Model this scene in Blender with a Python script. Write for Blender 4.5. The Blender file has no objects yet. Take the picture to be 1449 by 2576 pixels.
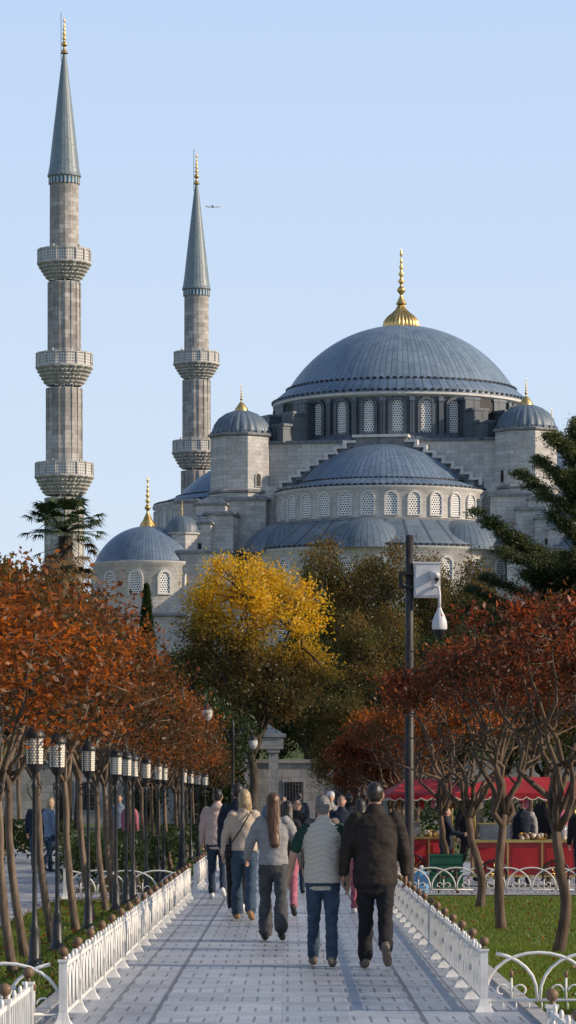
import bpy, math, random
import numpy as np
from mathutils import Vector, Matrix, noise, kdtree
rad=math.radians; pi=math.pi
SC=bpy.context.scene
random.seed(5)

# ------------------------------------------------------------------ materials
def newmat(name,rough=.8,metal=0.,spec=.3):
    m=bpy.data.materials.new(name); m.use_nodes=True
    nt=m.node_tree; b=nt.nodes['Principled BSDF']
    b.inputs['Roughness'].default_value=rough; b.inputs['Metallic'].default_value=metal
    b.inputs['Specular IOR Level'].default_value=spec
    return m,nt,b
def nd(nt,t,**k):
    n=nt.nodes.new(t)
    for a,v in k.items(): setattr(n,a,v)
    return n
def setin(nt,s,v):
    if isinstance(v,bpy.types.NodeSocket): nt.links.new(v,s)
    else: s.default_value=v
def mth(nt,op,a,b=0.,c=None):
    n=nd(nt,'ShaderNodeMath',operation=op); setin(nt,n.inputs[0],a); setin(nt,n.inputs[1],b)
    if c is not None: setin(nt,n.inputs[2],c)
    return n.outputs[0]
def c4(c): return (c[0],c[1],c[2],1.)
def mixc(nt,f,a,b,mode='MIX'):
    n=nd(nt,'ShaderNodeMix',data_type='RGBA',blend_type=mode)
    setin(nt,n.inputs[0],f)
    setin(nt,n.inputs[6],c4(a) if isinstance(a,tuple) else a)
    setin(nt,n.inputs[7],c4(b) if isinstance(b,tuple) else b)
    return n.outputs[2]
def ramp(nt,f,stops):
    n=nd(nt,'ShaderNodeValToRGB'); cr=n.color_ramp
    while len(cr.elements)<len(stops): cr.elements.new(.5)
    for e,(p,c) in zip(cr.elements,stops): e.position=p; e.color=c4(c)
    setin(nt,n.inputs[0],f); return n.outputs[0]
def objc(nt):
    return nd(nt,'ShaderNodeTexCoord').outputs['Object']
def mapped(nt,vec,s):
    n=nd(nt,'ShaderNodeMapping'); nt.links.new(vec,n.inputs[0]); n.inputs['Scale'].default_value=s; return n.outputs[0]
def noi(nt,vec,scale,detail=5,rough=.6):
    n=nd(nt,'ShaderNodeTexNoise'); nt.links.new(vec,n.inputs['Vector'])
    n.inputs['Scale'].default_value=scale; n.inputs['Detail'].default_value=detail; n.inputs['Roughness'].default_value=rough
    return n.outputs[0]
def bump(nt,b,h,strength=.3,dist=.02):
    n=nd(nt,'ShaderNodeBump'); n.inputs['Strength'].default_value=strength; n.inputs['Distance'].default_value=dist
    nt.links.new(h,n.inputs['Height']); nt.links.new(n.outputs[0],b.inputs['Normal'])
def noisy(name,c1,c2,scale=3,rough=.8,metal=0,stretch=(1,1,1),bs=0,bd=.01,spec=.3,lo=.35,hi=.65):
    m,nt,b=newmat(name,rough,metal,spec)
    v=mapped(nt,objc(nt),stretch); n=noi(nt,v,scale)
    nt.links.new(ramp(nt,n,[(lo,c1),(hi,c2)]),b.inputs['Base Color'])
    if bs: bump(nt,b,n,bs,bd)
    return m
def stone(name,mode,Rr=1.,c1=(.5,.48,.44),c2=(.36,.34,.32),mort=(.25,.24,.23),bw=1.1,bh=.46,stain=.5):
    m,nt,b=newmat(name,.85)
    v=objc(nt); s=nd(nt,'ShaderNodeSeparateXYZ'); nt.links.new(v,s.inputs[0])
    if mode=='flat': u=mth(nt,'ADD',s.outputs[0],s.outputs[1])
    else: u=mth(nt,'MULTIPLY',mth(nt,'ARCTAN2',s.outputs[1],s.outputs[0]),Rr)
    cb=nd(nt,'ShaderNodeCombineXYZ'); nt.links.new(u,cb.inputs[0]); nt.links.new(s.outputs[2],cb.inputs[1])
    br=nd(nt,'ShaderNodeTexBrick'); nt.links.new(cb.outputs[0],br.inputs['Vector'])
    br.inputs['Color1'].default_value=c4(c1); br.inputs['Color2'].default_value=c4(c2); br.inputs['Mortar'].default_value=c4(mort)
    br.inputs['Scale'].default_value=1; br.inputs['Mortar Size'].default_value=.018; br.inputs['Brick Width'].default_value=bw; br.inputs['Row Height'].default_value=bh
    br.inputs['Mortar Smooth'].default_value=.3
    n1=noi(nt,mapped(nt,v,(1,1,.35)),.55,8,.7)
    n2=noi(nt,v,4,6,.7)
    st=ramp(nt,n1,[(.32,(1-stain,1-stain,1-stain*.95)),(.6,(1,1,1))])
    c=mixc(nt,1.,br.outputs[0],st,'MULTIPLY')
    c=mixc(nt,1.,c,ramp(nt,n2,[(.3,(.75,.745,.735)),(.65,(1.08,1.07,1.06))]),'MULTIPLY')
    nt.links.new(c,b.inputs['Base Color']); bump(nt,b,br.outputs[1],-.25,.03)
    return m
def lead(name,n,c1=(.075,.115,.17),c2=(.165,.225,.30),mode='rad',zper=1.6,rough=.45):
    m,nt,b=newmat(name,rough,0.,.5)
    v=objc(nt); s=nd(nt,'ShaderNodeSeparateXYZ'); nt.links.new(v,s.inputs[0])
    if mode=='rad': a=mth(nt,'MULTIPLY',mth(nt,'ARCTAN2',s.outputs[1],s.outputs[0]),n/(2*pi))
    else: a=mth(nt,'MULTIPLY',mth(nt,'ADD',s.outputs[0],mth(nt,'MULTIPLY',s.outputs[1],.37)),n)
    fr=mth(nt,'ABSOLUTE',mth(nt,'SUBTRACT',mth(nt,'FRACT',a),.5))
    ln=mth(nt,'GREATER_THAN',fr,.43)
    fl=mth(nt,'FLOOR',a)
    wn=nd(nt,'ShaderNodeTexWhiteNoise',noise_dimensions='1D'); nt.links.new(fl,wn.inputs['W'])
    zz=mth(nt,'ADD',mth(nt,'DIVIDE',s.outputs[2],zper),mth(nt,'MULTIPLY',wn.outputs[0],3.))
    zl=mth(nt,'GREATER_THAN',mth(nt,'FRACT',zz),.95)
    ln2=mth(nt,'MAXIMUM',ln,mth(nt,'MULTIPLY',zl,.7))
    n1=noi(nt,mapped(nt,v,(1,1,.5)),.5,7,.65)
    base=ramp(nt,n1,[(.3,c1),(.68,c2)])
    base=mixc(nt,mth(nt,'MULTIPLY',wn.outputs[0],.4),base,(c2[0]*1.2,c2[1]*1.18,c2[2]*1.12))
    base=mixc(nt,mth(nt,'MULTIPLY',ln2,.65),base,(c1[0]*.35,c1[1]*.35,c1[2]*.35))
    nt.links.new(base,b.inputs['Base Color'])
    bump(nt,b,ln2,.4,.05)
    return m
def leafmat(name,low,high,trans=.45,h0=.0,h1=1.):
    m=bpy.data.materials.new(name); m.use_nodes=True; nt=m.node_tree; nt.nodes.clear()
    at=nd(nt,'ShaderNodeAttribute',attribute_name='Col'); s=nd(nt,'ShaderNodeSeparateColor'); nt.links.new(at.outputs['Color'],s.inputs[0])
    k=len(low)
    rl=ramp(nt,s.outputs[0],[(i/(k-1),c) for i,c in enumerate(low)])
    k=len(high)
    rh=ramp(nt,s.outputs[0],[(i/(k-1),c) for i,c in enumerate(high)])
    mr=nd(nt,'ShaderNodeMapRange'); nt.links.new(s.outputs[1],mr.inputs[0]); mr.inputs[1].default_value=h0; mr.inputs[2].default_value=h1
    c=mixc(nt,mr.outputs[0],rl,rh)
    d=nd(nt,'ShaderNodeBsdfDiffuse'); t=nd(nt,'ShaderNodeBsdfTranslucent'); g=nd(nt,'ShaderNodeBsdfGlossy'); g.inputs['Roughness'].default_value=.45
    nt.links.new(c,d.inputs[0]); nt.links.new(mixc(nt,1.,c,(1.8,1.45,.9),'MULTIPLY'),t.inputs[0])
    mx=nd(nt,'ShaderNodeMixShader'); mx.inputs[0].default_value=trans
    nt.links.new(d.outputs[0],mx.inputs[1]); nt.links.new(t.outputs[0],mx.inputs[2])
    m2=nd(nt,'ShaderNodeMixShader'); m2.inputs[0].default_value=.02
    nt.links.new(mx.outputs[0],m2.inputs[1]); nt.links.new(g.outputs[0],m2.inputs[2])
    o=nd(nt,'ShaderNodeOutputMaterial'); nt.links.new(m2.outputs[0],o.inputs[0])
    return m
def cloth(name,c,rough=.85,v=.25):
    return noisy(name,tuple(x*(1-v) for x in c),tuple(min(1,x*(1+v)) for x in c),9,rough,bs=.25,bd=.01)

# ------------------------------------------------------------------ mesh builder
class B:
    def __init__(s): s.v=[];s.f=[];s.m=[];s.s=[];s.uv={}
    def add(s,vs,fs,m=0,smooth=False):
        o=len(s.v); s.v.extend([tuple(p) for p in vs])
        for f in fs: s.f.append(tuple(i+o for i in f)); s.m.append(m); s.s.append(smooth)
    def box(s,c,d,m=0,rz=0,taper=1.):
        x,y,z=[a/2 for a in d]; P=[]
        for dz in(-z,z):
            t=1 if dz<0 else taper
            for a,b_ in((-x,-y),(x,-y),(x,y),(-x,y)):
                a*=t;b_*=t
                P.append((c[0]+a*math.cos(rz)-b_*math.sin(rz),c[1]+a*math.sin(rz)+b_*math.cos(rz),c[2]+dz))
        s.add(P,[(3,2,1,0),(4,5,6,7),(0,1,5,4),(1,2,6,5),(2,3,7,6),(3,0,4,7)],m)
    def lathe(s,prof,n=32,c=(0,0,0),m=0,smooth=True,flute=None,a0=0,a1=2*pi,rot=0):
        full=abs(a1-a0-2*pi)<1e-6; k=n if full else n+1
        P=[];F=[]
        for r,z in prof:
            for i in range(k):
                a=rot+a0+(a1-a0)*i/n; rr=r
                if flute: rr=r*(1+flute[1]*abs(math.cos(a*flute[0]/2))-flute[1]/2)
                P.append((c[0]+rr*math.cos(a),c[1]+rr*math.sin(a),c[2]+z))
        for j in range(len(prof)-1):
            for i in range(n):
                i2=(i+1)%k
                F.append((j*k+i,j*k+i2,(j+1)*k+i2,(j+1)*k+i))
        s.add(P,F,m,smooth)
    def tube(s,pts,rr,n=6,m=0,smooth=True,cap=True):
        pts=[Vector(p) for p in pts]
        if not hasattr(rr,'__len__'): rr=[rr]*len(pts)
        P=[];F=[];ref=None
        for i,p in enumerate(pts):
            t=(pts[min(i+1,len(pts)-1)]-pts[max(i-1,0)])
            if t.length<1e-9: t=Vector((0,0,1))
            t.normalize()
            if ref is None: ref=Vector((1,0,0)) if abs(t.x)<.8 else Vector((0,1,0))
            x=ref-t*ref.dot(t)
            if x.length<1e-6: x=t.orthogonal()
            x.normalize(); ref=x; y=t.cross(x)
            for k in range(n):
                a=2*pi*k/n; P.append(p+(x*math.cos(a)+y*math.sin(a))*rr[i])
        for j in range(len(pts)-1):
            for i in range(n):
                F.append((j*n+i,j*n+(i+1)%n,(j+1)*n+(i+1)%n,(j+1)*n+i))
        if cap:
            F.append(tuple(range(n))[::-1]); F.append(tuple((len(pts)-1)*n+i for i in range(n)))
        s.add(P,F,m,smooth)
    def ell(s,c,r,m=0,n=12,k=8,M=None):
        P=[(0,0,-1)];F=[]
        for j in range(1,k):
            t=-pi/2+pi*j/k
            for i in range(n): P.append((math.cos(t)*math.cos(2*pi*i/n),math.cos(t)*math.sin(2*pi*i/n),math.sin(t)))
        P.append((0,0,1))
        for i in range(n):
            F.append((0,1+(i+1)%n,1+i))
            for j in range(k-2): F.append((1+j*n+i,1+j*n+(i+1)%n,1+(j+1)*n+(i+1)%n,1+(j+1)*n+i))
            F.append((1+(k-2)*n+i,1+(k-2)*n+(i+1)%n,len(P)-1))
        Q=[]
        for p in P:
            q=Vector((p[0]*r[0],p[1]*r[1],p[2]*r[2]))
            if M is not None: q=M@q
            Q.append(q+Vector(c))
        s.add(Q,F,m,True)
    def prism(s,poly,y0,y1,m=0):   # polygon in xz, extruded along y
        n=len(poly); P=[(x,y0,z) for x,z in poly]+[(x,y1,z) for x,z in poly]
        F=[tuple(range(n)),tuple(range(n,2*n))[::-1]]+[(i,i+n,(i+1)%n+n,(i+1)%n) for i in range(n)]
        s.add(P,F,m)
    def window(s,o,t,nrm,w,h,ml,mf,fr=.22,depth=.25):
        # arched window at base-centre o, tangent t, outward nrm
        o=Vector(o);t=Vector(t);nrm=Vector(nrm);up=Vector((0,0,1))
        def outl(hw,H,ex):
            L=[(-hw,-ex),(hw,-ex)]
            z0=H-hw
            for i in range(0,9):
                a=pi*i/8; L.append((hw*math.cos(a),z0+hw*1.1*math.sin(a)))
            return L
        inn=outl(w/2,h,0); out=outl(w/2+fr,h+fr*.8,fr*.6)
        P=[o+t*x+up*z+nrm*.06 for x,z in inn]
        s.add(P,[tuple(range(len(P)))],ml)
        s.uv[len(s.f)-1]=[(x+w/2,z) for x,z in inn]
        n=len(inn)
        A=[o+t*x+up*z+nrm*.05 for x,z in inn];Bq=[o+t*x+up*z+nrm*depth for x,z in inn]
        C=[o+t*x+up*z+nrm*depth for x,z in out];D=[o+t*x+up*z-nrm*.1 for x,z in out]
        F=[]
        for i in range(n):
            j=(i+1)%n
            F+= [(i,j,n+j,n+i),(n+i,n+j,2*n+j,2*n+i),(2*n+i,2*n+j,3*n+j,3*n+i)]
        s.add(A+Bq+C+D,F,mf)
    def make(s,name,mats,parent=None,loc=(0,0,0),rz=0):
        me=bpy.data.meshes.new(name); me.from_pydata(s.v,[],s.f)
        for m in mats: me.materials.append(m)
        me.polygons.foreach_set('material_index',s.m); me.polygons.foreach_set('use_smooth',s.s)
        if s.uv:
            uvl=me.uv_layers.new(name='UVMap')
            for fi,uvs in s.uv.items():
                p=me.polygons[fi]
                for k,li in enumerate(p.loop_indices): uvl.data[li].uv=uvs[k]
        me.update()
        o=bpy.data.objects.new(name,me); SC.collection.objects.link(o)
        o.location=loc; o.rotation_euler[2]=rz
        if parent: o.parent=parent
        return o
def empty(name,loc=(0,0,0),rz=0):
    e=bpy.data.objects.new(name,None); SC.collection.objects.link(e); e.location=loc; e.rotation_euler[2]=rz; e.empty_display_size=.2
    return e
def inst(name,me,parent=None,loc=(0,0,0),rz=0,sc=(1,1,1),mat=None):
    o=bpy.data.objects.new(name,me); SC.collection.objects.link(o); o.location=loc;o.rotation_euler[2]=rz;o.scale=sc
    if parent:o.parent=parent
    if mat is not None:
        o.material_slots[0].link='OBJECT'; o.material_slots[0].material=mat
    return o

# shared mats
STF=stone('stone_flat','flat',c1=(.62,.605,.575),c2=(.46,.447,.425),stain=.30,mort=(.34,.33,.32))
STD=stone('stone_drum','cyl',12.3,c1=(.64,.625,.60),c2=(.54,.528,.505),stain=.22,mort=(.42,.41,.4))
STM=stone('stone_minaret','cyl',1.9,c1=(.56,.54,.505),c2=(.33,.315,.295),mort=(.26,.25,.24),bw=1.3,bh=.5,stain=.42)
TRIM=noisy('stone_trim',(.48,.47,.45),(.62,.61,.585),1.2,.85)
CORN=noisy('stone_dark_trim',(.15,.155,.165),(.27,.27,.27),1.5,.85)
LDM=lead('lead_main',120,c1=(.085,.13,.185),c2=(.18,.245,.325)); LDS=lead('lead_small',40,zper=1.2,c1=(.06,.09,.125),c2=(.13,.175,.225)); LDH=lead('lead_half',90,zper=1.5,c1=(.065,.105,.165),c2=(.145,.205,.29))
LDF=lead('lead_flat',1.1,c1=(.06,.08,.11),c2=(.12,.15,.185),mode='flat')
LDD=lead('lead_drum',28*3,c1=(.045,.055,.07),c2=(.10,.118,.14))
GOLD=noisy('gold',(.5,.33,.11),(.78,.54,.22),1.5,.38,metal=1)
DARK=noisy('dark_void',(.01,.011,.013),(.025,.026,.03),2,.5)
def latt():
    m,nt,b=newmat('window_lattice',.7)
    uv=nd(nt,'ShaderNodeTexCoord').outputs['UV']; s=nd(nt,'ShaderNodeSeparateXYZ'); nt.links.new(uv,s.inputs[0])
    p=.29
    row=mth(nt,'FLOOR',mth(nt,'DIVIDE',s.outputs[1],p*.87))
    off=mth(nt,'MULTIPLY',mth(nt,'MODULO',row,2.),.5)
    fx=mth(nt,'SUBTRACT',mth(nt,'FRACT',mth(nt,'ADD',mth(nt,'DIVIDE',s.outputs[0],p),off)),.5)
    fy=mth(nt,'SUBTRACT',mth(nt,'FRACT',mth(nt,'DIVIDE',s.outputs[1],p*.87)),.5)
    d=mth(nt,'SQRT',mth(nt,'ADD',mth(nt,'MULTIPLY',fx,fx),mth(nt,'MULTIPLY',fy,fy)))
    c=mixc(nt,mth(nt,'LESS_THAN',d,.34),(.80,.79,.77),(.02,.03,.04))
    nt.links.new(c,b.inputs['Base Color']); return m
LAT=latt()

# ------------------------------------------------------------------ mosque
def cap(R,h,n=16,r1=0.02):
    Rs=(R*R+h*h)/(2*h); a=math.asin(min(1,R/Rs)); 
    if h>R: a=pi-a
    return [(max(Rs*math.sin(a*(1-i/n)),r1),h-Rs+Rs*math.cos(a*(1-i/n))) for i in range(n+1)]
def finial(b,c,s=1.,m=0,fat=1.25):
    pr=[(.55,0),(.35,.5),(.16,1.0),(.14,1.2),(.3,1.45),(.46,1.75),(.3,2.05),(.13,2.3),(.13,2.5),(.36,2.85),(.13,3.2),(.12,3.4),(.3,3.75),(.12,4.1),(.1,4.3),(.24,4.6),(.1,4.9),(.09,5.1),(.17,5.3),(.06,5.6),(.05,5.9),(.16,6.2),(.1,6.5),(.01,7.0)]
    b.lathe([(r*s*fat,z*s) for r,z in pr],16,c,m)
mq=empty('mosque',(13.4,400,0),rad(-10))
# main dome
b=B(); b.lathe(cap(13.4,7.7,28),144,(0,0,0),0); b.make('main_dome',[LDM],mq,(0,0,49.5))
b=B(); b.lathe([(15.25,47.75),(15.25,48.05),(13.5,49.45),(13.3,49.7)],96,(0,0,0),0)
for i in range(110):
    a=2*pi*i/110; b.box((13.62*math.cos(a),13.62*math.sin(a),49.5),(.14,.42,.22),1,a)
    a+=.01; b.box((15.3*math.cos(a),15.3*math.sin(a),47.98),(.14,.42,.2),1,a)
b.lathe([(14.7,47.2),(15.2,47.45),(15.2,47.75)],96,(0,0,0),2,False)
b.make('dome_skirt',[LDH,DARK,TRIM],mq)
b=B()
gp=[(2.05,0),(2.1,.25),(1.95,.8),(1.55,1.35),(1.0,1.8),(.62,2.2),(.4,2.7),(.32,3.1)]
b.lathe(gp,112,(0,0,57.0),0,True,(28,.12)); b.lathe([(2.3,56.7),(2.3,57.0),(2.05,57.05)],48,m=0)
finial(b,(0,0,59.8),.95); b.make('dome_finial',[GOLD],mq)
# drum
b=B(); b.lathe([(14.6,42.0),(14.6,47.3)],112,m=0)
for i in range(28):
    a=-pi/2+(i+.5)*2*pi/28
    nr=(math.cos(a),math.sin(a),0); t=(-math.sin(a),math.cos(a),0)
    b.window((14.6*nr[0],14.6*nr[1],43.1),t,nr,1.25,3.7,1,0,.4,.35)
    a2=-pi/2+i*2*pi/28
    b.box((14.85*math.cos(a2),14.85*math.sin(a2),44.4),(.6,.5,4.7),0,a2)
    b.box((14.9*math.cos(a2),14.9*math.sin(a2),46.9),(.7,.7,.5),2,a2,.8)
b.make('dome_drum',[LDD,LAT,LDF],mq)
# diagonal buttresses
b=B()
for sx in(-1,1):
    for sy in(-1,1):
        for ang in(38,52):
            a=math.atan2(sy*math.sin(rad(ang)),sx*math.cos(rad(ang)))
            for r0,r1,zt in((14.4,16.3,46.8),(16.3,18.1,45.4),(18.1,19.6,43.9)):
                r=(r0+r1)/2; b.box((r*math.cos(a),r*math.sin(a),(42+zt)/2),(r1-r0+.1,1.9,zt-42),0,a)
                b.box((r*math.cos(a),r*math.sin(a),zt+.15),(r1-r0+.2,2.2,.3),1,a)
        a=math.atan2(sy,sx); b.box((15.2*math.cos(a),15.2*math.sin(a),44.5),(2,3.2,5),2,a)  # solid near-black block paints the shade of the arched recess
b.make('buttresses',[LDD,LDF,DARK],mq)
# square base
b=B(); b.box((0,0,39),(31,31,6),0); b.box((0,0,42.05),(31.6,31.6,.3),1)
b.lathe([(15.9,42.2),(14.8,43.0)],64,m=1)
b.box((0,0,24),(45,40,10.2),0); b.box((0,0,20.5),(52,50,9.2),0)
b.box((0,0,33),(36,34,7.8),0)
b.make('hall_body',[STF,LDF],mq)
# corner towers
for sx in(-1,1):
    for sy in(-1,1):
        x,y=16.4*sx,15*sy
        b=B(); b.lathe([(3.75,29),(3.75,36.2),(3.62,36.3),(3.62,42.7)],8,m=0,smooth=False,rot=pi/8)
        b.lathe([(3.62,42.6),(3.9,42.75),(3.9,42.98),(3.3,43.15)],8,m=2,smooth=False,rot=pi/8)
        b.lathe([(3.8,36.1),(3.95,36.2),(3.95,36.4),(3.6,36.6)],8,m=2,smooth=False,rot=pi/8)
        a=-pi/2+pi/4*(1 if sx<0 else -1)
        nr=(math.cos(a),math.sin(a),0); t=(-math.sin(a),math.cos(a),0)
        b.window((3.38*nr[0],3.38*nr[1],36.9),t,nr,.6,1.4,3,0,.12,.1)
        b.make('corner_tower',[STF,LDF,CORN,DARK],mq,(x,y,0))
        b=B(); b.lathe([(3.3,-.1),(3.38,.1),(3.3,.5),(3.05,1.2),(2.55,1.9),(1.8,2.45),(.9,2.8),(.1,2.95)],96,(0,0,0),0,True,(24,.06))
        for i in range(24):
            a=2*pi*i/24; b.box((3.42*math.cos(a),3.42*math.sin(a),.1),(.3,.5,.4),0,a)
        b.lathe([(.75,2.8),(.72,3.05),(.4,3.5),(.2,3.8)],24,m=1,flute=(12,.1)); finial(b,(0,0,3.6),.33,1)
        b.make('corner_tower_dome',[LDS,GOLD],mq,(x,y,43))
# stepped gable (front) 
b=B(); st=[]; ns=8; w0,w1,z0,z1=3.0,11.4,42.35,37.3
for i in range(ns+1):
    w=w1-(w1-w0)*i/ns; z=z1+(z0-z1)*i/ns
    st.append((w,z)); 
L=[]; 
for i,(w,z) in enumerate(st):
    L.append((-w-.0,st[i-1][1] if i>0 else 36.)); L.append((-w,z))
Rr=[(-x,z) for x,z in L][::-1]
b.prism(L+Rr,-16.7,-15.2,0)
for i,(w,z) in enumerate(st):
    wn=st[i+1][0] if i<ns else None
    if wn is not None:
        for s in(-1,1):
            b.box((s*(w+wn)/2,-16.1,z+.12),(w-wn+.45,2.0,.3),1)
            b.box((s*(w+.05),-16.15,z-.25),(.38,2.05,.75),1)
            b.box((s*(w-.15),-15.9,z-.7),(1.2,2.2,.6),2)
    else: b.box((0,-16.1,z+.12),(2*w+.4,2.0,.3),1)
b.make('stepped_gable',[CORN,TRIM,LDD],mq)
# semi domes: front, left, right
def semidome(cx,cy,face,R,Rd,name):
    a0=face-pi/2-.15;a1=face+pi/2+.15
    b=B(); b.lathe(cap(R,4.9,16),64,(0,0,0),0,True,None,a0,a1)
    b.lathe([(Rd+.1,-1.0),(Rd+.1,-.85),(R,.1)],64,(0,0,0),0,True,None,a0,a1)
    for i in range(60):
        a=a0+(a1-a0)*i/60
        b.box(((R+.12)*math.cos(a),(R+.12)*math.sin(a),.1),(.14,.42,.2),1,a)
        b.box(((Rd+.12)*math.cos(a),(Rd+.12)*math.sin(a),-.85),(.14,.42,.2),1,a)
    o=b.make(name+'_semi_dome',[LDH,DARK],mq,(cx,cy,37.0))
    b=B(); b.lathe([(Rd,-5),(Rd,-1.5),(Rd+.3,-1.25),(Rd+.3,-1.0)],90,(0,0,0),0,True,None,a0,a1)
    b.lathe([(Rd+.25,-4.9),(Rd+.25,-4.6),(Rd,-4.5)],90,(0,0,0),3,False,None,a0,a1)
    for k in range(-7,8):
        a=face+k*rad(12.1); nr=(math.cos(a),math.sin(a),0); t=(-math.sin(a),math.cos(a),0)
        b.window((Rd*nr[0],Rd*nr[1],-4.2),t,nr,1.25,2.4,1,2,.2,.2)
    b.make(name+'_drum',[STD,LAT,TRIM,CORN],mq,(cx,cy,37.0))
    b=B(); R2=Rd+4.4
    b.lathe([(R2+.3,-8.0),(R2+.3,-7.8),(Rd,-4.6)],90,(0,0,0),0,True,None,a0,a1)
    for i in range(80):
        a=a0+(a1-a0)*i/80; b.box(((R2+.3)*math.cos(a),(R2+.3)*math.sin(a),-7.8),(.14,.5,.2),1,a)
    b.make(name+'_lower_roof',[LDS,DARK],mq,(cx,cy,37.0))
    for k in(-1,0,1):
        a=face+k*rad(52); r=Rd+.5
        b=B(); b.lathe(cap(4.7,3.1,12),48,m=0); b.lathe([(5.0,-.5),(4.7,.05)],48,m=0)
        b.make(name+'_exedra_dome',[LDS],mq,(cx+r*math.cos(a),cy+r*math.sin(a),29.3))
    b=B(); b.lathe([(R2,-25),(R2,-8.4),(R2+.3,-8.2),(R2+.3,-8.0)],90,(0,0,0),0,True,None,a0,a1)
    for k in range(-6,7):
        a=face+(k+.5)*rad(13); nr=(math.cos(a),math.sin(a),0); t=(-math.sin(a),math.cos(a),0)
        b.window((R2*nr[0],R2*nr[1],-11.8),t,nr,1.25,2.5,1,2,.25,.22)
        b.window((R2*nr[0],R2*nr[1],-17.8),t,nr,1.6,3.2,1,2,.25,.22)
    b.make(name+'_lower_wall',[STD,LAT,TRIM],mq,(cx,cy,37.0))
semidome(0,-14,-pi/2,9.9,12.3,'front')
semidome(-16.6,0,-pi,10.3,12.9,'left')
semidome(16.6,0,0,10.3,12.9,'right')
# flank blocks, turrets, corner domes (both sides)
for s in(-1,1):
    b=B()
    def blk(x0,x1,y0,y1,z0,z1,roof='flat'):
        X0,X1=sorted((s*x0,s*x1))
        b.box(((X0+X1)/2,(y0+y1)/2,(z0+z1)/2),(X1-X0,y1-y0,z1-z0),0)
        b.box(((X0+X1)/2,(y0+y1)/2,z1+.12),(X1-X0+.5,y1-y0+.5,.24),2)
        if roof=='pyr': b.box(((X0+X1)/2,(y0+y1)/2,z1+.24+.45),(X1-X0+.3,y1-y0+.3,.9),1,0,.35)
        else: b.box(((X0+X1)/2,(y0+y1)/2,z1+.24+.1),(X1-X0+.3,y1-y0+.3,.2),1,0,.93)
    blk(12.8,18.2,-19,-13,28,35.2)
    blk(17.2,20.6,-20.5,-14,26,34.6,'pyr')
    blk(20.6,23.2,-19.5,-12,24,35.0)
    blk(18.3,20.9,-23.5,-19,24,32.2,'pyr')
    blk(16.0,19.2,-22.2,-18,24,33.3)
    blk(15.5,24.2,-26.5,-19,14,28.7)
    for xx,zz in((21.9,31.5),(19.6,29.6)): b.box((s*xx,-19.53 if xx>21 else -23.53,zz),(.5,.1,.9),3)
    b.make('flank_blocks',[STF,LDF,CORN,DARK],mq)
    b=B(); b.lathe([(2.0,28),(2.0,30.9),(2.2,31.0),(2.2,31.2)],8,m=0,smooth=False,rot=pi/8)
    b.lathe([(2.0,31.2),(1.95,31.8),(1.6,32.5),(.9,33.0),(.1,33.2)],48,m=1,flute=(16,.06)); finial(b,(0,0,33.1),.25,2)
    b.make('turret',[STF,LDS,GOLD],mq,(s*21.6,-23.4,0))
    b=B(); b.lathe([(6.2,17),(6.2,27.3),(6.5,27.5),(6.5,27.8)],48,m=0)
    for k in range(12):
        a=k*pi/6; nr=(math.cos(a),math.sin(a),0); t=(-math.sin(a),math.cos(a),0)
        b.window((6.2*nr[0],6.2*nr[1],24.2),t,nr,1.1,2.3,2,3,.3,.2)
    b.make('corner_dome_drum',[STD,LDS,LAT,TRIM],mq,(s*25.7,-22.8,0))
    b=B(); b.lathe(cap(6.0,4.2,16),96,m=0); b.lathe([(6.5,-.25),(5.9,.1)],48,m=0)
    b.lathe([(.9,4.1),(.85,4.4),(.4,5.1),(.2,5.6)],24,m=1,flute=(12,.1)); finial(b,(0,0,5.1),.68,1)
    b.make('corner_dome',[LDH,GOLD],mq,(s*25.7,-22.8,27.9))
    b=B(); b.box((s*28,-22,17.0),(14,16,9),0); b.box((s*28,-22,21.7),(15,17,.3),1)
    for xx in(-5,-2,1,4): b.window((s*28+xx,-30,17.5),(1,0,0),(0,-1,0),1.0,2.4,2,3,.25,.2)
    b.make('side_wing',[STF,CORN,LAT,TRIM],mq)

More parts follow.
